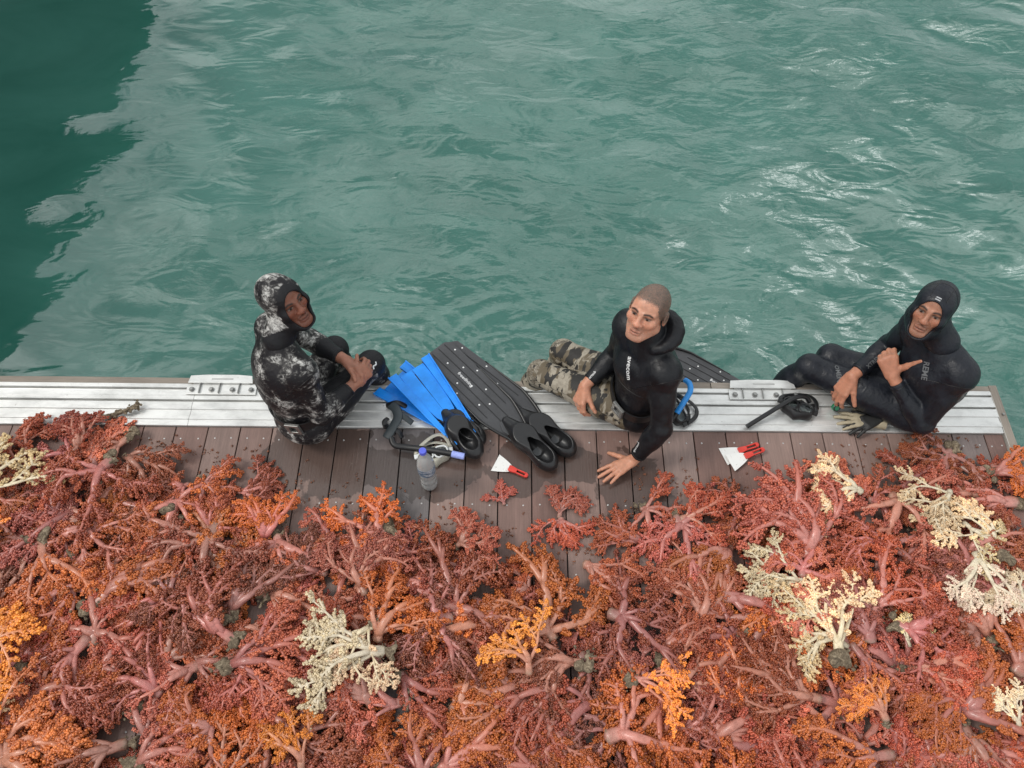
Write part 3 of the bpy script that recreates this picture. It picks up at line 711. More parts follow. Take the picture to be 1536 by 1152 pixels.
    spec = dict(J=J, face=((-.58, -.66, .38), (.20, .36, .90)), hs=.97, ears=False, skin=(.37, .175, .112), handskin=(.45, .20, .125), stubble=.28,
        label='hooded diver in plain black wetsuit holding one thumb out at the dock corner',
        hands=[(J['Lwr'], dict(d=(-.38, .62, .68), n=(-.42, -.70, .58), side='L', curls=[(1.15, 1.2, .7), (1.25, 1.25, .7), (1.3, 1.3, .7), (1.35, 1.3, .7)], spread=.03, thumb=(1.22, -.40, -.02), s=1.12, tl=1.08)),
               (J['Rwr'], dict(d=(-.38, -.40, -.83), n=(-.72, -.30, .62), side='R', curls=[(.25, .5, .4), (.25, .5, .4), (.3, .5, .4), (.35, .5, .4)], spread=.07, thumb=(.55, .25, .1), s=1.12))])
    b, W, H = make_person(spec)
    lo, hi = bounds(J, list(J), .15); lo[2] = -.46; F = Field(lo, hi, .005)
    torso_prims(F, J, .007); [arm_prims(F, J, s_, .006, True) for s_ in 'LR']; [leg_prims(F, J, s_, .006) for s_ in 'LR']
    j = field_obj('wetsuit', F, NEO2, b); hd = hood_obj(J['head'], H, .97, J, NEO2, b)
    bv = bvh_of(j)
    text_decal('REME', .036, (1.845, 1.815, .49), (.22, -.5, -.84), (-.70, -.55, .45), GREY_PRINT, b, bv)
    text_decal('XTREME', .026, (1.75, 2.005, .26), (.72, .52, .42), (-.2, -.35, .9), GREY_PRINT, b, bv)
    text_decal('OMEN', .030, (1.60, 1.98, .2), (.05, -.8, -.3), (0, -.15, 1), GREY_PRINT, b, bv)
    text_decal('=', .042, W((0, .09, .085)), H[:, 0], H @ np.array((0, .8, .6)), plain('dim_print', (.34, .35, .36), .6), b, bvh_of(hd), name='hood_emblem')
    suit_seams(j, J, b); hood_seams(hd, J, H, 1.0, b)
def belt(parent, J, rad, width, strapmat, at, buckle_at):
    pel, ch = V3(J['pel']), V3(J['chest']); hp = frame(V3(J['Rhip']) - V3(J['Lhip']), ch - pel); cz = .085
    ring = []; n = 40
    for i in range(n):
        a = 2 * math.pi * i / n; ring.append((math.cos(a), math.sin(a)))
    m = MB(); v = []; f = []
    for i, (c_, s_) in enumerate(ring):
        for dz, dr in ((-width / 2, .004), (width / 2, .004), (width / 2, .010), (-width / 2, .010)):
            v.append(pel + hp @ np.array(((.160 + dr) * c_, (.122 + dr) * s_, cz + dz)))
    for i in range(n):
        for q in range(4): f.append((i * 4 + q, i * 4 + (q + 1) % 4, ((i + 1) % n) * 4 + (q + 1) % 4, ((i + 1) % n) * 4 + q))
    m.add(v, f); o = m.build('weight_belt', strapmat, parent, smooth='auto')
    a = buckle_at * math.pi; c_, s_ = math.cos(a), math.sin(a)
    nr = unit(hp @ np.array((c_ / .16, s_ / .122, 0))); tz = hp[:, 2]; tx = np.cross(tz, nr)
    Mx = Matrix(((tx[0], tz[0], nr[0], 0), (tx[1], tz[1], nr[1], 0), (tx[2], tz[2], nr[2], 0), (0, 0, 0, 1))); Mx.translation = Vector(pel + hp @ np.array((.174 * c_, .136 * s_, cz)))
    k = MB()
    for x0, x1, y0, y1 in ((-.036, .036, .018, .033), (-.036, .036, -.033, -.018), (-.036, -.018, -.018, .018), (.018, .036, -.018, .018)): k.box(x0, x1, y0, y1, -.006, .008, Mx)
    k.build('buckle', METAL, o, bevel=.002)
build_people()
# ------------------------------------------------------------------ diving gear
def place(o, heel, tip, z=0., tilt=0., roll=0.):
    """puts a thing whose own +Y runs from its heel along its length"""
    a = math.atan2(tip[1] - heel[1], tip[0] - heel[0]) - math.pi / 2
    o.location = (heel[0], heel[1], z); o.rotation_euler = Euler((tilt, roll, a)); return o
FIN_BLACK = plain('fin_blade_grey', (.045, .046, .050), .48, bump=.25, bscale=90, var=.25, vscale=9)
FIN_RUB = plain('fin_rubber', (.012, .012, .013), .34, bump=.12, bscale=60)
FIN_BLUE = plain('fin_blue_plastic', (.010, .255, .86), .34, bump=.15, bscale=50, var=.22, vscale=11)
FIN_WHITE = plain('white_dot', (.75, .75, .74), .5)
def strip(m, L, R_, z0, z1):
    """closed slab between a left and a right edge line, top following z1(s)"""
    n = len(L); v = []
    for (a, b) in zip(L, R_):
        for p in (a, b):
            v.append((p[0], p[1], p[2] + z0)); v.append((p[0], p[1], p[2] + z1))
    f = []
    for i in range(n - 1):
        q, r = i * 4, i * 4 + 4
        f += [(q, r, r + 2, q + 2), (q + 1, q + 3, r + 3, r + 1), (q, q + 1, r + 1, r), (q + 2, r + 2, r + 3, q + 3)]
    f += [(0, 2, 3, 1), ((n - 1) * 4, (n - 1) * 4 + 1, (n - 1) * 4 + 3, (n - 1) * 4 + 2)]
    m.add(v, f)
def foot_pocket(root, mat_, w=.060, L=.32, h=.078, open_=.088, sole=.35):
    F = Field((-.10, -.03, -.02), (.10, L + .06, .13), .004)
    F.cone((0, .045, .036), (0, L * .62, .040), w * .80, w * .98, .03); F.cone((0, L * .6, .040), (0, L, .018), w * .98, w * .45, .03)
    F.ell((0, .05, .03), (w * .92, .075, .045), None, .02)
    sl = (slice(None),) * 3; X, Y, Z = F.grid(sl)
    F.F = np.maximum(F.F, -(Z - .002) + 0 * X + 0 * Y); F.F = np.maximum(F.F, (Z - h) * .8)
    F.ell((0, .070, .085), (w * .66, open_ * .80, .060), None, .008, 's'); F.cone((0, .10, .048), (0, L * .75, .034), w * .62, w * .5, .005, 's')
    o = field_obj('foot_pocket', F, mat_, root)
    m = MB(); m.prism([(-w * .45, .03), (w * .45, .03), (w * .58, .12), (-w * .58, .12)], .0125, .0165); m.build('insole', plain('insole_grey', (.075, .078, .082), .5, bump=.3), o, bevel=.001)
    return o
def long_fin(heel, tip, z, label, tilt=0., pocket=True, name='long_fin', roll=0.):
    r = empty(name); L = .88; n = 26; b0 = .26
    half = lambda s_: .060 + (.100 - .060) * min(1, s_ / .22) ** .7 if s_ < .96 else .100 - .03 * ((s_ - .96) / .04) ** 2
    zc = lambda s_: .020 + .012 * math.sin(s_ * 2.6) - .010 * s_
    m = MB(); S = [i / n for i in range(n + 1)]
    strip(m, [(-half(s_), b0 + (L - b0) * s_, zc(s_)) for s_ in S], [(half(s_), b0 + (L - b0) * s_, zc(s_)) for s_ in S], -.002, .002)
    bl = m.build('blade', FIN_BLACK, r, smooth='auto')
    for x in (-.062, -.022, .022, .062):
        m = MB(); S2 = [.10 + .88 * i / 16 for i in range(17)] if abs(x) < .05 else [.22 + .76 * i / 16 for i in range(17)]
        strip(m, [(x - .0016, b0 + (L - b0) * s_, zc(s_)) for s_ in S2], [(x + .0016, b0 + (L - b0) * s_, zc(s_)) for s_ in S2], .0022, .0050); m.build('blade_rib', FIN_RUB, bl)
    for q in (-1, 1):
        m = MB(); S2 = [-.28 + .92 * i / 18 for i in range(19)]
        hh = lambda s_: half(max(0, s_)) if s_ >= 0 else .060 + s_ * .06
        hz = lambda s_: .0015 + .017 * max(0, 1 - abs(s_ - .05) / .55)
        m.tube([(q * hh(s_), b0 + (L - b0) * s_, zc(max(0, s_)) + hz(s_) * .5) for s_ in S2], [.0030 + hz(s_) * .32 for s_ in S2], 8); m.build('side_rail', FIN_RUB, r, smooth=True)
    m = MB()
    for x, s_ in ((-.042, .35), (.042, .42), (-.042, .62), (.042, .70), (0, .30), (0, .52), (-.082, .55), (.082, .60), (-.082, .82), (0, .82), (.082, .88)):
        m.lathe([(.0001, .0008), (.0045, .0006), (.0050, -.001)], 10, Matrix.Translation((x, b0 + (L - b0) * s_, zc(s_) + .0022)))
    d = m.build('printed_dots', FIN_WHITE, bl, smooth=True); d['kind'] = 'stuff'
    text_decal('freediving', .024, (0.002, b0 + (L - b0) * .60, zc(.6) + .004), (0, -1, 0), (0, 0, 1), GREY_PRINT if not pocket else WHITE_PRINT, bl, None, squash=1.15)
    foot_pocket(r, FIN_RUB)
    m = MB(); m.prism([(-.045, .25), (.045, .25), (.054, .29), (.035, .335), (-.035, .335), (-.054, .29)], .024, .030); m.build('pocket_joint', FIN_BLACK, r, bevel=.002)
    tag(r, label, 'fin', 'black freediving fins'); return place(r, heel, tip, z, tilt, roll)
def blue_fin(heel, tip, z, label, tilt=0., roll=0.):
    r = empty('snorkel_fin'); b0, L = .20, .60
    zc = lambda y: .028 - .016 * (y - b0) / (L - b0)
    def panel(name, Lx, Rx, ys, m_, z1=.004, z0=-.003):
        m = MB(); strip(m, [(a, y, zc(y)) for a, y in zip(Lx, ys)], [(b, y, zc(y)) for b, y in zip(Rx, ys)], z0, z1); return m.build(name, m_, r, bevel=.0012)
    t = np.linspace(0, 1, 9)
    ys = .225 + (.575 - .225) * t; w_ = .020 + .034 * np.sqrt(np.clip(np.sin(t * 2.0), 0, 1)); w_[0] = .018
    panel('blade_web', -.030 - .066 * t, .030 + .066 * t, .20 + .345 * t, FIN_RUB, .0005, -.003)
    w_ = .031 + .034 * np.sqrt(np.clip(np.sin(t * 1.9), 0, 1)); cut = np.clip((t - .40) / .60, 0, 1) * .0028
    w_ = w_ - .003; panel('blade_panel', -w_, -.0004 - cut, ys, FIN_BLUE, .0055, .0008); panel('blade_panel', .0004 + cut, w_, ys, FIN_BLUE, .0055, .0008)
    for q in (-1, 1):
        y2 = .09 + (.60 - .09) * t; ox = q * (.050 + .058 * t ** .8); ix = q * (.040 + .026 * t ** .8)
        panel('side_rail', np.minimum(ox, ix), np.maximum(ox, ix), y2, FIN_BLUE, .012, -.004)
        y3 = .16 + (.60 - .16) * t; ax = q * (.054 + .053 * ((y3 - .09) / .51) ** .8); panel('rail_ridge', ax - .003, ax + .003, y3, FIN_BLUE, .019, .0122)
    foot_pocket(r, FIN_RUB, .052, .27, .080, .078)
    for q in (-1, 1):
        m = MB(); m.tube([(q * .050, .16, .045), (q * .058, .11, .040), (q * .056, .06, .036)], [.008, .010, .006], 8); m.build('pocket_rib', FIN_RUB, r, smooth=True)
    r.scale = (1.14, 1.0, 1.0); tag(r, label, 'fin', 'blue snorkelling fins'); return place(r, heel, tip, z, tilt, roll)
def glass_mat(name, col=(.9, .95, .95), rough=.03, ior=1.45):
    k = Nodes(name); k.set(color=col, rough=rough, ior=ior, trans=1.0); return k.m
def film_mat(name, body=.40, tint=(.92, .95, .95)):
    k = Nodes(name); k.t.nodes.remove(k.bsdf); tr = k.n('ShaderNodeBsdfTransparent', {'Color': (*tint, 1)}); gl = k.n('ShaderNodeBsdfGlossy', {'Color': (1, 1, 1, 1), 'Roughness': .06}); df = k.n('ShaderNodeBsdfDiffuse', {'Color': (.85, .88, .88, 1)})
    fr = k.n('ShaderNodeFresnel', {'IOR': 1.5, 'Normal': k.bump(k.noise(k.coords('Object', (1, 1, 2)), 60, 2), .4, .004)}); a = k.n('ShaderNodeMixShader', {0: body, 1: tr, 2: df}); b = k.n('ShaderNodeMixShader', {0: fr, 1: a, 2: gl}); k.l(b, 0, k.out, 0); return k.m
CLEAR = film_mat('clear_plastic'); LENS = glass_mat('mask_lens', (.86, .93, .92), .02)
def dive_mask(loc, rz, skirt_m, frame_m, label, tilt=0., roll=0., strap=True, s=1.0, strap_m=None):
    r = empty('dive_mask')
    eye = [((.038 + .034 * math.copysign(abs(math.cos(a)) ** .75, math.cos(a))), .027 * math.copysign(abs(math.sin(a)) ** .8, math.sin(a)) - .006 * (math.cos(a) < -.2) * (math.sin(a) < 0)) for a in np.linspace(0, 2 * math.pi, 25)[:-1]]
    for q in (-1, 1):
        pts = [(q * x, y, .052) for x, y in eye]; m = MB(); m.tube(pts + pts[:1], .0052, 8, cap=False); m.build('lens_frame', frame_m, r, smooth=True)
        m = MB(); m.add([(q * x, y, .0525) for x, y in eye] + [(q * x, y, .0495) for x, y in eye], [tuple(range(24)), tuple(range(47, 23, -1))] + [(i, (i + 1) % 24, 24 + (i + 1) % 24, 24 + i) for i in range(24)]); m.build('lens', LENS, r)
    m = MB(); n = 36; rings = []
    for zz, ax, ay in ((.054, .072, .031), (.046, .078, .037), (.030, .080, .043), (.012, .083, .050), (.002, .076, .044), (.008, .070, .040), (.030, .072, .036), (.046, .070, .031)):
        ring = []
        for i in range(n):
            a = 2 * math.pi * i / n; x = ax * math.copysign(abs(math.cos(a)) ** .7, math.cos(a)); y = ay * math.copysign(abs(math.sin(a)) ** .75, math.sin(a))
            if y < 0: y *= 1.0 + .45 * math.exp(-(x / .022) ** 2) * (1 if zz < .05 else .4) - .10 * math.exp(-(x / .05) ** 2)
            ring.append((x, y, zz))
        rings.append(ring)
    v = [p for q in rings for p in q]; f = [(i * n + k, i * n + (k + 1) % n, ((i + 1) % len(rings)) * n + (k + 1) % n, ((i + 1) % len(rings)) * n + k) for i in range(len(rings)) for k in range(n)]
    m.add(v, f); m.build('skirt', skirt_m, r, smooth=True)
    for q in (-1, 1):
        m = MB(); m.box(q * .088 - .012, q * .088 + .012, -.010, .014, .030, .046); m.build('buckle', frame_m, r, bevel=.003)
    if strap:
        for dy, w_ in ((.010, .011), (-.012, .009)):
            pts = [(.090 * math.cos(a), dy + .020 * math.sin(a * 2) * (dy > 0) + .004, .036 - .034 * math.sin(a) ** 2 + .100 * (dy > 0) * math.sin(a) * .25) for a in np.linspace(0, math.pi, 18)]
            pts = [(x, y + .085 * math.sin(math.pi * i / 17), max(.010, z)) for i, (x, y, z) in enumerate(pts)]
            m = MB(); m.tube(pts, w_, 8, flat=.22); m.build('strap', strap_m or skirt_m, r, smooth=True)
    r.location = loc; r.rotation_euler = (tilt, roll, rz); r.scale = (s, s, s); tag(r, label, 'mask', 'dive masks'); return r
def bezier(pts, n=10):
    out = []; P = [Vector(p) for p in pts]
    for i in range(len(P) - 1):
        p0, p1, p2, p3 = P[max(i - 1, 0)], P[i], P[i + 1], P[min(i + 2, len(P) - 1)]
        for k in range(n):
            t = k / n; out.append(.5 * ((2 * p1) + (p2 - p0) * t + (2 * p0 - 5 * p1 + 4 * p2 - p3) * t * t + (3 * p1 - p0 - 3 * p2 + p3) * t ** 3))
    return out + [P[-1]]
def snorkel(segs, label, mouth=None):
    """segs: list of (points, radius, material, part name)"""
    r = empty('snorkel', tuple(segs[0][0][0])); o = Vector(segs[0][0][0])
    for pts, rad, m_, nm in segs:
        m = MB(); m.tube([p - o for p in bezier(pts)], rad, 14); m.build(nm, m_, r, smooth='auto')
    if mouth is not None:
        p, d = mouth; m = MB(); p = Vector(p) - o; d = Vector(d).normalized(); sd_ = d.cross(Vector((0, 0, 1))).normalized()
        m.tube([p - sd_ * .022, p - sd_ * .012 + d * .006, p + sd_ * .012 + d * .006, p + sd_ * .022], [.007, .011, .011, .007], 10, flat=.6); m.build('mouthpiece', RUBBER, r, smooth=True)
    tag(r, label, 'snorkel', 'snorkels'); return r
def scraper(end, edge, z, label, rot=0.):
    r = empty('scraper'); L = math.hypot(edge[0] - end[0], edge[1] - end[1])
    RED = bpy.data.materials.get('red_handle') or plain('red_handle', (.62, .045, .030), .36, var=.15, vscale=20)
    STEEL = bpy.data.materials.get('scraper_steel')
    if STEEL is None:
        k = Nodes('scraper_steel'); n_ = k.noise(k.coords('Object'), 60, 6, .7, .8); c = k.ramp(n_, [(.60, (.76, .755, .73)), (.66, (.30, .27, .24))]); k.set(color=c, metal=.25, rough=.36); STEEL = k.m
    hl = L * .56; m = MB(); hw = .0125
    pts = [(-.004 - hw * .5, hl + .006), (-hw * .95, hl - .012), (-hw * .72, hl * .55), (-hw * 1.0, .012), (-hw * .6, .001), (hw * .6, .001), (hw * 1.0, .012), (hw * .72, hl * .55), (hw * .95, hl - .012), (.004 + hw * .5, hl + .006)]
    # handle with a long slot: two side bars, a butt and a neck
    m.prism([(-hw * .6, .0), (hw * .6, .0), (hw * 1.0, .010), (hw, .016), (-hw, .016), (-hw * 1.0, .010)], .003, .017)
    for q in (-1, 1): m.prism([(q * hw, .0161), (q * hw * .92, hl * .6), (q * hw * .45, hl * .6), (q * hw * .45, .0161)][::q], .003, .0165)
    m.prism([(-hw * .92, hl * .6005), (hw * .92, hl * .6005), (hw * 1.25, hl - .010), (hw * 1.15, hl + .004), (-hw * 1.15, hl + .004), (-hw * 1.25, hl - .010)], .003, .0168)
    m.build('handle', RED, r, bevel=.0025, smooth='auto')
    m = MB(); y0 = hl - .006; v = []; n = 8
    for i in range(n + 1):
        t = i / n; w_ = .016 + (.048 - .016) * (t ** .75); y = y0 + (L - y0) * t; zz = .009 - .0075 * t; th = .0009 - .0005 * t
        v += [(-w_, y, zz - th), (-w_, y, zz + th), (w_, y, zz + th), (w_, y, zz - th)]
    m.add(v, [(i * 4 + q, i * 4 + (q + 1) % 4, i * 4 + 4 + (q + 1) % 4, i * 4 + 4 + q) for i in range(n) for q in range(4)] + [(0, 1, 2, 3), (n * 4 + 3, n * 4 + 2, n * 4 + 1, n * 4)])
    m.build('blade', STEEL, r, smooth='auto'); tag(r, label, 'scraper', 'red handled scrapers')
    place(r, end, edge, z); r.rotation_euler.z += rot; return r
def build_gear():
    long_fin((.195, 1.545), (-.315, 2.085), .012, 'black freediving fin with dotted blade nearest the lone white scraper', tilt=.035)
    o = long_fin((.290, 1.625), (-.255, 2.10), .002, 'black freediving fin half hidden under its dotted twin', tilt=.012)
    long_fin((.67, 2.62), (1.13, 2.30), -.425, 'dark freediving fin floating on the water behind the bareheaded diver', tilt=.015)
    blue_fin((-.165, 1.595), (-.50, 2.035), .030, 'blue snorkelling fin with black foot pocket lying on top of its pair', tilt=.05)
    blue_fin((-.150, 1.675), (-.56, 1.985), .004, 'blue snorkelling fin lying beneath the other blue fin', tilt=.0)
    # bottle
    b = empty('water_bottle', (-.388, 1.455, 0.0)); k = .92
    prof = [(.0001, .010), (.020, .004), (.034, .001), (.040, .006), (.0425, .020), (.0425, .050), (.0405, .056), (.0425, .062), (.0425, .090), (.0410, .096), (.0425, .102), (.0425, .135), (.0435, .140), (.0435, .205), (.0425, .210), (.040, .225), (.032, .250), (.022, .268), (.0155, .278), (.0145, .300)]
    prof = [(r_ * k, z * k * 1.28) for r_, z in prof]; inner = [(max(.0001, r_ - .0012), z + .0012) for r_, z in prof][::-1]
    m = MB(); m.lathe(prof + inner, 32); sh = m.build('bottle_shell', CLEAR, b, smooth=True)
    WATER_IN = film_mat('bottled_water', .42, (.90, .94, .95))
    m = MB(); wl = [(max(.0001, r_ - .0016), z + .0018) for r_, z in prof if z < .24]; m.lathe(wl + [(.0001, wl[-1][1] + .0005)], 32); m.build('water_fill', WATER_IN, b, smooth='auto')
    k_ = Nodes('bottle_label'); co = k_.coords('Object', (1, 1, 1)); n1 = k_.noise(k_.coords('Object', (1, 1, 2.5)), 26, 4, .6); c = k_.ramp(n1, [(.40, (.06, .10, .17)), (.50, (.16, .22, .30)), (.57, (.55, .58, .60)), (.64, (.10, .15, .23))]); k_.set(color=c, rough=.35)
    m = MB(); m.lathe([(.0439 * k, .142 * k * 1.28), (.0443 * k, .146 * k * 1.28), (.0443 * k, .199 * k * 1.28), (.0439 * k, .203 * k * 1.28)], 32); m.build('label', k_.m, b, smooth=True)
    m = MB(); cap = [(.0001, .318), (.0150, .318), (.0165, .315), (.0165, .300), (.0150, .2995)]; m.lathe([(r_ * k * 1.1, z * k * 1.28) for r_, z in cap], 24); m.build('cap', plain('blue_cap', (.09, .12, .62), .4), b, smooth='auto')
    tag(b, 'clear plastic water bottle with blue cap standing on the wet planks', 'bottle')
    # masks and snorkels
    CLEARSIL = Nodes('clear_silicone').set(color=(.72, .70, .60), rough=.25, trans=.45, ior=1.4).m; GREYSTRAP = plain('slate_strap', (.035, .045, .050), .5, bump=.2); FROST = plain('pale_clip', (.70, .72, .72), .4)
    dive_mask((-.375, 1.60, .002), R(14), CLEARSIL, FROST, 'clear silicone dive mask lying behind the water bottle', strap=True, strap_m=CLEARSIL, s=.95)
    dive_mask((.815, 1.855, .018), R(-62), RUBBER, RUBBER, 'black dive mask lying under the blue topped snorkel', strap=True, s=.95, roll=R(14))
    dive_mask((1.425, 1.862, .018), R(-24), RUBBER, RUBBER, 'black dive mask lying between the dock bracket and a diver\'s hand', strap=True, s=1.0, tilt=R(-8))
    LILAC = plain('lilac_tip', (.30, .36, .75), .4); SBLUE = plain('snorkel_blue', (.02, .25, .68), .36)
    snorkel([([(-.585, 1.675, .050), (-.565, 1.640, .045), (-.50, 1.628, .046), (-.40, 1.610, .060), (-.285, 1.585, .070)], .0150, RUBBER, 'tube'), ([(-.285, 1.585, .070), (-.255, 1.578, .070), (-.225, 1.572, .070)], .0165, LILAC, 'tip')], 'black snorkel with pale lilac tip crossing behind the water bottle', mouth=((-.590, 1.700, .045), (.1, .95, 0)))
    snorkel([([(.875, 2.0, .085), (.890, 1.97, .10), (.885, 1.92, .11), (.850, 1.865, .10), (.815, 1.815, .075)], .0145, SBLUE, 'tube'), ([(.815, 1.815, .075), (.79, 1.79, .05), (.765, 1.785, .035), (.75, 1.80, .034)], .0130, RUBBER, 'elbow')], 'snorkel with bright blue tube and black elbow resting on a mask', mouth=((.748, 1.815, .034), (-.2, .9, 0)))
    snorkel([([(1.165, 1.768, .030), (1.25, 1.815, .055), (1.36, 1.875, .085), (1.42, 1.905, .090), (1.47, 1.915, .075), (1.495, 1.900, .050)], .0115, RUBBER, 'tube')], 'thin black snorkel laid slantwise over a black mask', mouth=((1.497, 1.885, .045), (.1, -.9, 0)))
    # strap bundle by the camouflaged diver
    r = empty('mask_strap', (-.575, 1.76, .02)); m = MB()
    for i, (pts, w_) in enumerate((([(-.03, .10, .03), (.0, .07, .045), (.015, .02, .05), (-.01, -.04, .045), (-.035, -.085, .03)], .024), ([(.0, .06, .05), (.04, .03, .045), (.085, .005, .02)], .015), ([(-.055, .105, .015), (.0, .115, .03), (.05, .10, .012)], .013), ([(-.05, .0, .01), (-.03, -.03, .035), (.02, -.05, .04), (.04, -.075, .015)], .014), ([(-.045, -.02, .01), (-.055, .01, .02), (-.04, .035, .012)], .012))):
        q = MB(); q.tube(bezier(pts, 6), w_, 10, flat=.28); q.build('strap_band', GREYSTRAP if i < 2 else RUBBER, r, smooth=True)
    tag(r, 'crumpled slate grey mask strap beside the sitting camouflaged diver', 'strap')
    # scrapers
    scraper((.080, 1.498), (-.078, 1.572), .002, 'scraper with red handle lying alone by the black fins')
    scraper((1.215, 1.680), (1.035, 1.615), .002, 'upper of two red handled scrapers lying together, partly covered')
    scraper((1.235, 1.648), (1.060, 1.578), .014, 'lower of two red handled scrapers lying on its twin')
    # gloves under the hooded diver, small things in hands
    BEIGE = plain('glove_beige', (.34, .29, .20), .7, bump=.4, bscale=120); GLOVE = plain('glove_black', (.012, .012, .012), .6, bump=.3)
    for i, (wr, d_, n_, m_, lab) in enumerate((((1.80, 1.795, .034), (-.88, .10, 0), (.1, .1, 1), BEIGE, 'beige work glove with limp fingers tucked under the hooded diver'), ((1.83, 1.815, .052), (-.80, -.28, -.1), (0, .1, 1), GLOVE, 'black work glove lying over the beige one'))):
        F = Field((wr[0] - .26, wr[1] - .14, -.01), (wr[0] + .08, wr[1] + .14, .13), .0032)
        hand_prims(F, wr, d_, n_, 'L', [(.1, .25, .1), (.05, .1, .2), (.12, .2, .1), (.2, .25, .1)], .16, (.75, .05, .1)); F.cone(wr, V3(wr) - V3(unit(d_)) * .055, .026, .030, .012, flat=True)
        g = field_obj('work_glove', F, m_); tag(g, lab, 'glove', 'work gloves')
    m = MB(); m.lathe([(.0001, .012), (.016, .012), (.020, .008), (.020, -.008), (.016, -.012), (.0001, -.012)], 20); c = m.build('green_cap', plain('green_plastic', (.012, .16, .075), .35), None, smooth='auto'); c.location = (1.618, 1.868, .055); c.rotation_euler = (R(50), R(10), 0)
    m = MB(); m.lathe([(.012, .0125), (.013, .0145), (.018, .0145), (.0185, .0118)], 20); m.build('cap_ring', RUBBER, c, smooth=True); tag(c, 'small round green cap gripped in the hooded diver\'s lowered hand', 'cap')
    m = MB(); m.tube(bezier([(-.03, 0, 0), (-.01, .012, .008), (.012, .0, .012), (.03, .012, .004)], 6), .006, 8, flat=.5); w_ = m.build('strap_clip', FROST, None, smooth=True); w_.scale = (.6, .6, .6); w_.location = (-.648, 1.925, .315); w_.rotation_euler = (R(20), R(-30), R(60)); tag(w_, 'small whitish strap clip held in the camouflaged diver\'s fingers', 'clip')
build_gear()
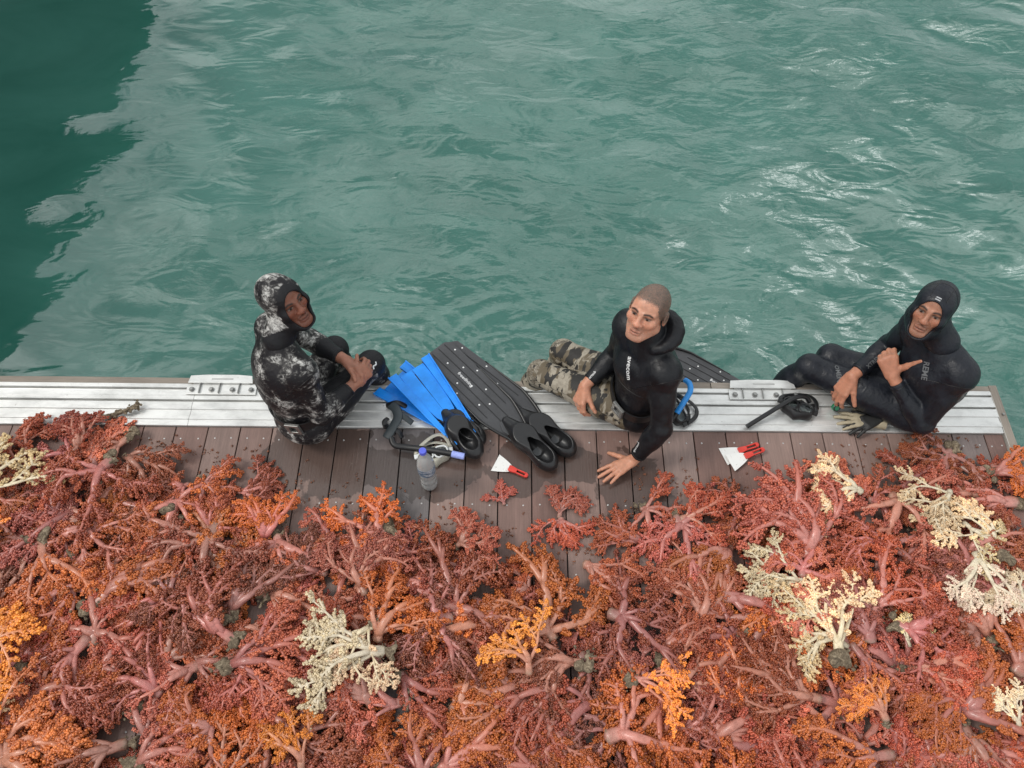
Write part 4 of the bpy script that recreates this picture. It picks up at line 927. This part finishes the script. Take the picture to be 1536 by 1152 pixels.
# ------------------------------------------------------------------ heap of soft corals
def coral_proto(seed, tree=False):
    rs = random.Random(seed); U = rs.uniform
    tv, tf, tt = [], [], []; tips = []
    def tube(pts, rad, n, t0, t1):
        base = len(tv); pts = [Vector(p) for p in pts]; prev = None
        for i, p in enumerate(pts):
            t = (pts[min(i + 1, len(pts) - 1)] - pts[max(i - 1, 0)]).normalized()
            u = t.cross(Vector((0, 0, 1))) if prev is None else prev - t * prev.dot(t)
            if u.length < 1e-5: u = Vector((1, 0, 0))
            u.normalize(); prev = u; w_ = t.cross(u)
            for k in range(n):
                a = 2 * math.pi * k / n; rr = rad[i] * (1 + .10 * math.sin(3 * a + i)); tv.append(p + (u * math.cos(a) + w_ * math.sin(a) * .85) * rr); tt.append(t0 + (t1 - t0) * i / (len(pts) - 1))
        for i in range(len(pts) - 1):
            for k in range(n): tf.append((base + i * n + k, base + i * n + (k + 1) % n, base + (i + 1) * n + (k + 1) % n, base + (i + 1) * n + k))
        e = len(tv); tv.append(pts[-1] + (pts[-1] - pts[-2]).normalized() * rad[-1]); tt.append(t1); b_ = base + (len(pts) - 1) * n
        for k in range(n): tf.append((b_ + k, b_ + (k + 1) % n, e, e))
        e = len(tv); tv.append(pts[0] - (pts[1] - pts[0]).normalized() * rad[0] * .5); tt.append(t0)
        for k in range(n): tf.append((base + (k + 1) % n, base + k, e, e))
    def path(p, ang, L, n, curl, z0, z1, hump):
        out = [p.copy()]; a = ang; q = p.copy()
        for i in range(1, n + 1):
            a += curl / n + U(-.10, .10); q = q + Vector((math.sin(a), math.cos(a), 0)) * (L / n); s_ = i / n
            q.z = z0 + (z1 - z0) * s_ + hump * math.sin(s_ * math.pi); out.append(q.copy())
        return out, a
    L0 = U(.02, .065); r0 = U(.014, .024) * (.8 if tree else 1); comb = rs.choice((-1, 1)) * U(.3, 1.2)
    st, _ = path(Vector((0, 0, r0)), U(-.2, .2), L0, 5, U(-.4, .4), r0, U(.025, .045), 0)
    tube(st, [r0 * (1.05 - .06 * i) for i in range(6)], 10, 0, .35)
    n1 = rs.randint(4, 7) if not tree else rs.randint(3, 5); spread = (U(.55, 1.1) if seed % 4 else U(1.6, 2.4)) if not tree else U(.6, 1.0)
    for i in range(n1):
        b = st[rs.randint(3, 5)].copy(); ang = -spread + 2 * spread * (i + .5) / n1 + U(-.18, .18); L = U(.11, .22); r1 = rs.choice((U(.008, .012), U(.012, .019))) * (.7 if tree else 1)
        L *= .62; pr, ae = path(b, ang, L, 6, U(-.35, .35) + comb * .5, b.z, U(.025, .055), U(.0, .03))
        tube(pr, [r1 * (1 - .36 * j / 6) for j in range(7)], 8, .25, .5)
        for j in range(5 if not tree else 2):
            k = rs.randint(2, 5); rr_ = r1 * (1 - .36 * k / 6); sd_ = rs.choice((-1, 1)); d = pr[k + 1] - pr[k - 1]; a0 = math.atan2(d.x, d.y) + sd_ * 1.3; p = pr[k] + Vector((math.sin(a0), math.cos(a0), U(-.2, .8))) * rr_ * .7; e = p + Vector((math.sin(a0 - sd_ * .6), math.cos(a0 - sd_ * .6), U(-.1, .2))) * U(.012, .03)
            e.z = max(.006, e.z); tube([p, p.lerp(e, .5), e], [.0042, .0034, .0024], 5, .55, .9); tips.append((p, e, rs.random()))
        nf = rs.choice((2, 2, 3)) if not tree else 2; fo = U(.22, .5)
        for fk in range(nf):
            fa = ae + (fk - (nf - 1) / 2) * fo * 2 / max(1, nf - 1) + U(-.12, .12); Lf = U(.075, .145) * (1.1 if tree else 1); rf = r1 * U(.5, .72)
            ar, ae2 = path(pr[6 if fk else rs.randint(4, 6)].copy(), fa, Lf, 7, U(-.5, .5) + comb * .6, pr[6].z, U(.012, .034), U(.0, .025)); tube(ar, [rf * (1 - .60 * j / 7) for j in range(8)], 7, .45, .9)
            n2 = rs.randint(8, 10)
            for j in range(n2):
                s_ = .20 + .80 * (j + U(0, .8)) / n2; k = min(7, int(s_ * 7)); p = ar[k].copy(); d = (ar[min(k + 1, 7)] - ar[max(k - 1, 0)]); a0 = math.atan2(d.x, d.y)
                sg = 1 if j % 2 else -1; a2 = a0 + sg * U(.5, 1.2) if j < n2 - 1 else a0; L2 = U(.028, .058) * (1.15 - .5 * s_)
                se, a3 = path(p, a2, L2, 3, U(-.5, .5) * sg, p.z, max(.006, p.z + U(-.032, .002)), U(-.002, .004))
                tube(se, [.0052, .0044, .0036, .0026], 5, .6, .95)
                tips.append((se[0].lerp(se[1], .4), se[3], rs.random()))
    me = bpy.data.meshes.new('stalk'); me.from_pydata([tuple(v) for v in tv], [], [f if f[2] != f[3] else f[:3] for f in tf]); me.update()
    me.polygons.foreach_set('use_smooth', [True] * len(me.polygons)); at = me.color_attributes.new('Col', 'FLOAT_COLOR', 'POINT'); at.data.foreach_set('color', np.repeat(np.array(tt, np.float32)[:, None], 4, 1).ravel())
    g = np.random.RandomState(seed); npb = 30 if not tree else 26; T = len(tips)
    A = np.array([t[0] for t in tips]); B = np.array([t[1] for t in tips]); rnd = np.array([t[2] for t in tips])
    D_ = B - A; Ln = np.linalg.norm(D_, axis=1, keepdims=True); D_ = D_ / Ln; X_ = np.cross(D_, (0, 0, 1.)); X_ /= np.linalg.norm(X_, axis=1, keepdims=True) + 1e-6; Y_ = np.cross(D_, X_)
    s_ = g.uniform(.0, 1.12, (T, npb, 1)); th = g.uniform(0, 6.283, (T, npb, 1)); rr = g.uniform(.55, 1.15, (T, npb, 1)) * (.0088 if not tree else .0070) * (1.05 - .42 * s_ ** 2)
    cen = A[:, None] + D_[:, None] * Ln[:, None] * s_ + X_[:, None] * np.cos(th) * rr + Y_[:, None] * np.sin(th) * rr; cen[..., 2] = np.maximum(cen[..., 2], .003)
    rad = g.uniform(.0026, .0050, (T, npb, 1)) * (1.0 if not tree else 1.05)
    oc = np.array([(1, 0, 0), (-1, 0, 0), (0, 1, 0), (0, -1, 0), (0, 0, 1), (0, 0, -1)], float); of = np.array([(0, 2, 4), (2, 1, 4), (1, 3, 4), (3, 0, 4), (2, 0, 5), (1, 2, 5), (3, 1, 5), (0, 3, 5)])
    V = (cen[:, :, None] + oc * rad[..., None] * g.uniform(.8, 1.35, (T, npb, 1, 3))).reshape(-1, 3); Fc = (of[None] + 6 * np.arange(T * npb)[:, None, None]).reshape(-1, 3)
    pm = mesh_np('polyps', V, Fc); pm.polygons.foreach_set('use_smooth', [True] * len(pm.polygons))
    cv = np.clip(.55 * rnd[:, None] + .45 * g.rand(T, npb), 0, 1); hh = np.clip(cen[..., 2] / .06, 0, 1); col = np.stack([cv, hh, s_[..., 0], np.ones_like(cv)], -1)
    at = pm.color_attributes.new('Col', 'FLOAT_COLOR', 'POINT'); at.data.foreach_set('color', np.repeat(col.reshape(-1, 4), 6, 0).astype(np.float32).ravel())
    return me, pm
def coral_mats():
    k = Nodes('coral_polyps'); oi = k.n('ShaderNodeObjectInfo'); at = k.n('ShaderNodeAttribute', attribute_name='Col'); sp = k.n('ShaderNodeSeparateColor', {'Color': (at, 0)})
    v = k.ramp((sp, 0), [(0, .62), (.5, 1.0), (1, 1.45)]); c = k.mix(1.0, (oi, 'Color'), v, 'MULTIPLY')
    hs = k.n('ShaderNodeHueSaturation', {'Hue': k.math('ADD', .493, k.math('MULTIPLY', (sp, 0), .012)), 'Color': (c, 2)})
    k.set(color=hs, rough=.27, spec=.6); POL = k.m
    def stalk(name, stops, tipmix=.75):
        k = Nodes(name); oi = k.n('ShaderNodeObjectInfo'); at = k.n('ShaderNodeAttribute', attribute_name='Col'); sp = k.n('ShaderNodeSeparateColor', {'Color': (at, 0)})
        base = k.ramp((oi, 'Random'), stops); co = k.coords('Object'); n1 = k.noise(co, 42, 5, .65, .6); n2 = k.noise(k.coords('Object', (1, .16, 1)), 170, 4, .65, .6)
        c = k.mix(1.0, base, k.ramp(n1, [(.3, .66), (.5, 1.0), (.75, 1.28)]), 'MULTIPLY')
        c = k.mix(k.math('MULTIPLY', k.ramp((sp, 0), [(.30, 0.12), (.85, 1.0)]), tipmix), (c, 2), (oi, 'Color'))
        c = k.mix(k.math('MULTIPLY', k.ramp((sp, 0), [(.0, 1.0), (.22, 0.0)]), k.ramp(n1, [(.40, .2), (.6, .9)])), (c, 2), (.20, .17, .12))
        k.set(color=(c, 2), rough=.34, spec=.5, normal=k.bump(n2, .55, .004, k.bump(n1, .45, .008)), coat=.3, coatr=.18); return k.m
    ST = stalk('coral_stalk', [(0, (.46, .150, .130)), (.2, (.54, .225, .185)), (.38, (.30, .105, .098)), (.55, (.50, .225, .150)), (.70, (.36, .140, .128)), (.84, (.34, .165, .120)), (1, (.54, .175, .165))])
    SC = stalk('pale_coral_stalk', [(0, (.66, .58, .42)), (.5, (.60, .52, .40)), (1, (.70, .60, .40))], .5)
    k = Nodes('holdfast_crust'); co = k.coords('Object'); n1 = k.noise(co, 60, 6, .7, 1.0); c = k.ramp(n1, [(.32, (.045, .036, .026)), (.5, (.15, .115, .078)), (.62, (.32, .26, .18)), (.74, (.11, .10, .060))]); k.set(color=c, rough=.75, spec=.15, normal=k.bump(n1, .6, .01)); HF = k.m
    return POL, ST, SC, HF
def crust_mesh(seed, r=.024, n=5):
    g = np.random.RandomState(seed); F = Field((-.07, -.07, -.01), (.07, .07, .07), .0042)
    for i in range(n): F.ell((g.normal(0, r * .6), g.normal(0, r * .7), .016 + g.rand() * .016), (r * g.uniform(.35, .8), r * g.uniform(.35, .8), r * g.uniform(.3, .7)), None, .008)
    for i in range(n * 6): p = g.normal(0, 1, 3) * (r * .9, r * .9, .010) + (0, 0, .022); F.ell(p, (r * g.uniform(.10, .26),) * 3, None, .004)
    V, Q = F.mesh('c'); me = mesh_np('holdfast', V, Q); me.polygons.foreach_set('use_smooth', [True] * len(me.polygons)); return me
def build_corals():
    POL, ST, SC, HF = coral_mats(); rs = random.Random(21)
    protos = [coral_proto(100 + i) for i in range(18)]; trees = [coral_proto(300 + i, True) for i in range(5)]; crusts = [crust_mesh(500 + i) for i in range(5)]
    for a, b in protos + trees: a.materials.append(ST); b.materials.append(POL)
    for c in crusts: c.materials.append(HF)
    COL = {'rust brown': (.35, .088, .036), 'rust red': (.42, .090, .044), 'burnt orange': (.53, .138, .032), 'dusty red': (.44, .115, .076), 'dark brown': (.20, .060, .032), 'salmon': (.60, .165, .092),
           'bright orange': (.84, .29, .050), 'cream': (.82, .61, .35), 'pale pink': (.74, .52, .43)}
    land = [((-1.05, 1.72), 'the camouflaged diver'), ((-.39, 1.44), 'the water bottle'), ((0, 1.52), 'the lone scraper'), ((.55, 1.52), 'the leaning hand'), ((1.13, 1.62), 'the paired scrapers'), ((1.9, 1.75), 'the hooded diver'), ((2.45, 1.5), 'the dock\'s side'), ((-2.3, 1.6), 'the aluminium rail')]
    placed = []; labels = {}
    def facing(a):
        a = a % (2 * math.pi); return ('opening waterwards', 'opening leftwards', 'opening frontwards', 'opening rightwards')[int((a + math.pi / 4) // (math.pi / 2)) % 4]
    def put(x, y, a, s, cname, label=None, tree=False, idx=None, hold=None, z=None, mirror=None):
        hold = (rs.random() < .45) if hold is None else hold; src = (trees if tree else protos); me, pm = src[rs.randrange(len(src)) if idx is None else idx % len(src)]
        if z is None: z = min(.11, .021 * sum(1 for q in placed if math.hypot(q[0] - x, q[1] - y) < .13)) + rs.uniform(-.002, .006)
        s *= 1.28 if tree else 1.0; z += .016 if tree else 0
        r = empty('soft_coral', (x, y, z)); r.rotation_euler = (rs.uniform(-.10, .10) if z > .02 else 0, rs.uniform(-.10, .10) if z > .02 else 0, a)
        mir = rs.choice((-1, 1)) if mirror is None else mirror; r.scale = (s * mir * rs.uniform(.9, 1.1), s * rs.uniform(.92, 1.1), s * rs.uniform(.75, 1.0) * (.85 if tree else 1))
        c = COL[cname]; j = rs.uniform(.68, 1.25); c = (c[0] * j * rs.uniform(.92, 1.08), c[1] * j, c[2] * j * rs.uniform(.85, 1.15), 1)
        st = new_obj('stalk', me, r); po = new_obj('polyps', pm, r); po['kind'] = 'stuff'; st.color = c; po.color = c
        if cname in ('cream', 'pale pink'): st.material_slots[0].link = 'OBJECT'; st.material_slots[0].material = SC
        if hold:
            h = new_obj('holdfast', crusts[rs.randrange(5)], r); h.rotation_euler.z = rs.uniform(0, 6); hs = rs.uniform(.7, 1.25); h.scale = (hs, hs, hs); h.location = (0, -.012, .004)
        placed.append((x, y)); cx, cy = x - math.sin(a) * .10 * s, y + math.cos(a) * .10 * s
        if label is None:
            q, near = min((math.hypot(cx - p[0], (cy - p[1])), t) for p, t in land); row = 'at the heap\'s rim near' if q < .36 else 'in the heap below' if q < .95 else 'low in the heap below'
            if near in ('the dock\'s side', 'the aluminium rail'): row = row.replace('below', 'beside')
            size = 'large' if s > 1.28 else 'small' if s < 1.02 else 'mid-sized'
            label = '%s %s%s coral %s, %s %s' % (size, 'crusted ' if hold else '', cname, facing(a), row, near)
        labels.setdefault(label, []).append(r); tag(r, label, 'coral', 'soft corals heaped on the dock')
        return r
    D = lambda deg: R(deg)      # 0 opens towards the water, 90 leftwards
    # the ones that stand out
    put(-.03, 1.355, D(25), .46, 'dusty red', 'lone little dusty red coral lying apart in front of the lone scraper', idx=2, hold=False, z=0)
    put(.225, 1.29, D(-10), .66, 'dusty red', 'upright pink stalked coral at the heap rim between lone scraper and leaning hand', idx=5, hold=False, z=0); put(.235, 1.285, D(172), .66, 'rust red', 'drooping rust coral base to base with the upright pink stalked one', idx=8, hold=False, z=0)
    put(-2.50, 1.33, D(-58), 1.15, 'cream', 'cream tree coral with forked branch on the left rim of the heap', True, 0, False, .075)
    put(-.52, .66, D(75), 1.12, 'cream', 'large cream coral spreading leftwards in the front middle of the heap', True, 1, True, .09); put(-.55, .78, D(140), .9, 'cream', 'cream coral with white stalk behind the large front cream one', True, 2, True, .085)
    put(1.62, 1.40, D(78), .85, 'cream', 'long pale cream branch on the rim in front of the paired scrapers', True, 3, False, .07); put(2.03, 1.40, D(120), .8, 'cream', 'cream branch curling down the heap in front of the hooded diver', True, 4, False, .08); put(2.05, 1.25, D(200), .7, 'cream', 'short cream branch below the curling cream branch', True, 0, False, .08)
    put(2.16, 1.10, D(20), .85, 'cream', 'yellowish cream coral near the dock side edge', True, 2, True, .08); put(2.06, 1.10, D(170), .85, 'pale pink', 'pale pink forked coral beside the yellowish cream coral', True, 3, False, .085)
    put(1.28, .98, D(75), .8, 'cream', 'cream sprig pointing leftwards over bare planks in the right half', True, 4, False, .06); put(1.36, .66, D(15), 1.15, 'cream', 'matted cream coral with grey round holdfast in the right foreground', True, 1, True, .09); put(1.40, .70, D(60), .9, 'cream', 'second cream mat behind the round grey holdfast', True, 0, False, .085)
    put(1.66, .70, D(0), .42, 'cream', 'small cream knot among rust corals in the right foreground', True, 2, False, .10); put(2.20, .86, D(30), .6, 'cream', 'small cream tuft at the right margin of the heap', True, 3, False, .09); put(-2.02, .28, D(40), .9, 'cream', 'cream coral cut off at the lower left corner', True, 4, True, .07); put(2.02, .40, D(30), .5, 'cream', 'cream tuft beside dark crust at the lower right', True, 1, True, .09)
    put(-2.30, .62, D(-62), 1.0, 'bright orange', 'bright orange coral reaching in from the left margin', True, 2, False, .09); put(-.80, .22, D(10), .9, 'bright orange', 'bright orange coral cut off at the bottom left of centre', None, 3, False, .08); put(.50, .56, D(-85), .8, 'bright orange', 'bright orange coral with pink stalk in the front middle', True, 1, True, .09); put(.08, .58, D(5), .8, 'bright orange', 'bright orange tuft with pale stalk at bottom centre', True, 0, False, .085); put(1.50, .42, D(20), .75, 'bright orange', 'bright orange coral curled round a pale stalk at lower right', False, 6, True, .09); put(-2.35, .93, D(40), .8, 'bright orange', 'small bright orange coral at the left margin above the large one', True, 3, False, .08)
    put(-.55, 1.18, D(75), 1.05, 'burnt orange', 'burnt orange coral with cream stalk below the water bottle', idx=4, hold=True, z=.05); put(-.24, 1.13, D(-70), .95, 'dusty red', 'feathery dusty red coral fanning right below the lone scraper', idx=7, hold=True, z=.05)
    put(-1.15, .60, D(-80), 1.25, 'salmon', 'big salmon coral with thick rounded arms left of the large cream coral', idx=9, hold=True, z=.09); put(-.62, .90, D(20), 1.15, 'dusty red', 'wine pink coral with long bare arms in the middle of the heap', idx=11, hold=False, z=.085)
    put(1.28, 1.00, D(-20), .95, 'salmon', 'rosy coral with fat pink arms right of the bare planks', idx=12, hold=False, z=.07); put(1.50, .72, D(10), 1.25, 'dusty red', 'tall mauve pink coral with bare forked trunk in the right foreground', idx=13, hold=False, z=.095)
    put(2.30, 1.52, D(-75), 1.0, 'burnt orange', 'burnt orange coral lying across the rail corner at the dock end', idx=14, hold=True, z=.02)
    put(-2.08, 1.55, D(-10), .9, 'rust red', 'rust coral topping the left mound beside the encrusted twig', idx=15, hold=False, z=.08)
    # the heap itself
    rim = [(-2.7, 1.58), (-2.45, 1.58), (-2.15, 1.72), (-1.95, 1.71), (-1.80, 1.62), (-1.60, 1.58), (-1.50, 1.52), (-1.28, 1.52), (-1.12, 1.46), (-1.0, 1.34), (-.78, 1.29), (-.50, 1.26), (-.36, 1.20), (-.12, 1.20), (.05, 1.08), (.30, 1.08), (.48, 1.16), (.62, 1.40), (.95, 1.46), (1.10, 1.38), (1.35, 1.42), (1.60, 1.50), (1.80, 1.58), (2.05, 1.66), (2.3, 1.70), (2.5, 1.66)]
    rx, ry = zip(*rim); pts = []; tries = 0
    while tries < 9000:
        tries += 1; x = rs.uniform(-2.55, 2.28); y = rs.uniform(.05, 1.62); lim = float(np.interp(x, rx, ry))
        if y > lim - .10: continue
        if abs(x) > 2.03 + .27 * y + .15: continue
        sparse = math.exp(-(((x - .52) / .42) ** 2 + ((y - 1.02) / .17) ** 2)); hole = any(math.hypot(x - hx, (y - hy) * 1.2) < hr for hx, hy, hr in ((-.96, 1.13, .10), (-2.25, 1.0, .07), (1.02, 1.05, .10), (1.90, .98, .05), (-1.62, .36, .06)))
        if hole or any(math.hypot(x - p[0], y - p[1]) < .128 + .11 * sparse for p in pts): continue
        pts.append((x, y))
    names = ['rust brown', 'rust red', 'burnt orange', 'dusty red', 'dark brown', 'salmon']; wts = [28, 26, 22, 13, 12, 7]
    for x, y in pts:
        lim = float(np.interp(x, rx, ry)); a = rs.uniform(0, 2 * math.pi); s = rs.uniform(.95, 1.5)
        if lim - y < .20: a = rs.choice((1, -1)) * rs.uniform(1.0, 2.6); s *= .82
        put(x + math.sin(a) * .09 * s, y - math.cos(a) * .09 * s, a, s, rs.choices(names, wts)[0])
    # crumbs that broke off and lie about on the planks
    g = np.random.RandomState(12); pts = []
    while len(pts) < 420:
        x = g.uniform(-2.4, 2.3); lim = float(np.interp(x, rx, ry)); y = lim - .02 + abs(g.normal(0, .10))
        if y < 1.74: pts.append((x, y))
    pts = np.array(pts); cen = np.repeat(pts, 4, 0) + g.normal(0, .0045, (len(pts) * 4, 2)); rad = g.uniform(.0014, .0042, len(cen))
    oc = np.array([(1, 0, 0), (-1, 0, 0), (0, 1, 0), (0, -1, 0), (0, 0, 1), (0, 0, -1)], float); of = np.array([(0, 2, 4), (2, 1, 4), (1, 3, 4), (3, 0, 4), (2, 0, 5), (1, 2, 5), (3, 1, 5), (0, 3, 5)])
    c3 = np.concatenate([cen, (rad * .7)[:, None] + .0005], 1); V = (c3[:, None] + oc * rad[:, None, None] * g.uniform(.7, 1.8, (len(cen), 1, 3))).reshape(-1, 3)
    cm = mesh_np('coral_crumbs', V, (of[None] + 6 * np.arange(len(cen))[:, None, None]).reshape(-1, 3))
    tag(new_obj('coral_crumbs', cm, None, [plain('crumb_rust', (.22, .085, .045), .5, var=.5, vscale=30)], True), 'fine rust coral crumbs strewn on the planks along the heap', 'debris', kind='stuff')
    # an encrusted twig on the rail
    g = np.random.RandomState(3); F = Field((-2.22, 1.70, .0), (-1.78, 1.90, .11), .0042)
    P0 = [V3((-2.14, 1.765, .030)), V3((-2.06, 1.775, .034)), V3((-1.97, 1.80, .036)), V3((-1.90, 1.83, .040)), V3((-1.868, 1.855, .048))]
    for a, b in zip(P0[:-1], P0[1:]): F.cone(a, b, .009, .010, .01)
    for i in range(90):
        t = g.rand() * 3.99; j = int(t); p = P0[j] + (P0[j + 1] - P0[j]) * (t - j); F.ell(p + g.normal(0, .009, 3) * (1, 1, .6) * (1 + .5 * (t > 3)), (g.uniform(.003, .009),) * 3, None, .004)
    tag(field_obj('encrusted_twig', F, HF), 'brown encrusted twig lying slantwise on the aluminium rail', 'twig')
    for lab, obs in labels.items():
        if len(obs) > 1:
            obs.sort(key=lambda o: o.location.x); n = len(obs)
            wd = {2: ('leftmost', 'rightmost'), 3: ('leftmost', 'middle', 'rightmost'), 4: ('leftmost', 'second-left', 'second-right', 'rightmost')}.get(n)
            if wd:
                for o, q in zip(obs, wd): o['label'] = q + ' ' + lab
    print('CORALS', len(placed), 'labels', len(labels), 'shared', sum(1 for v in labels.values() if len(v) > 1))
build_corals()
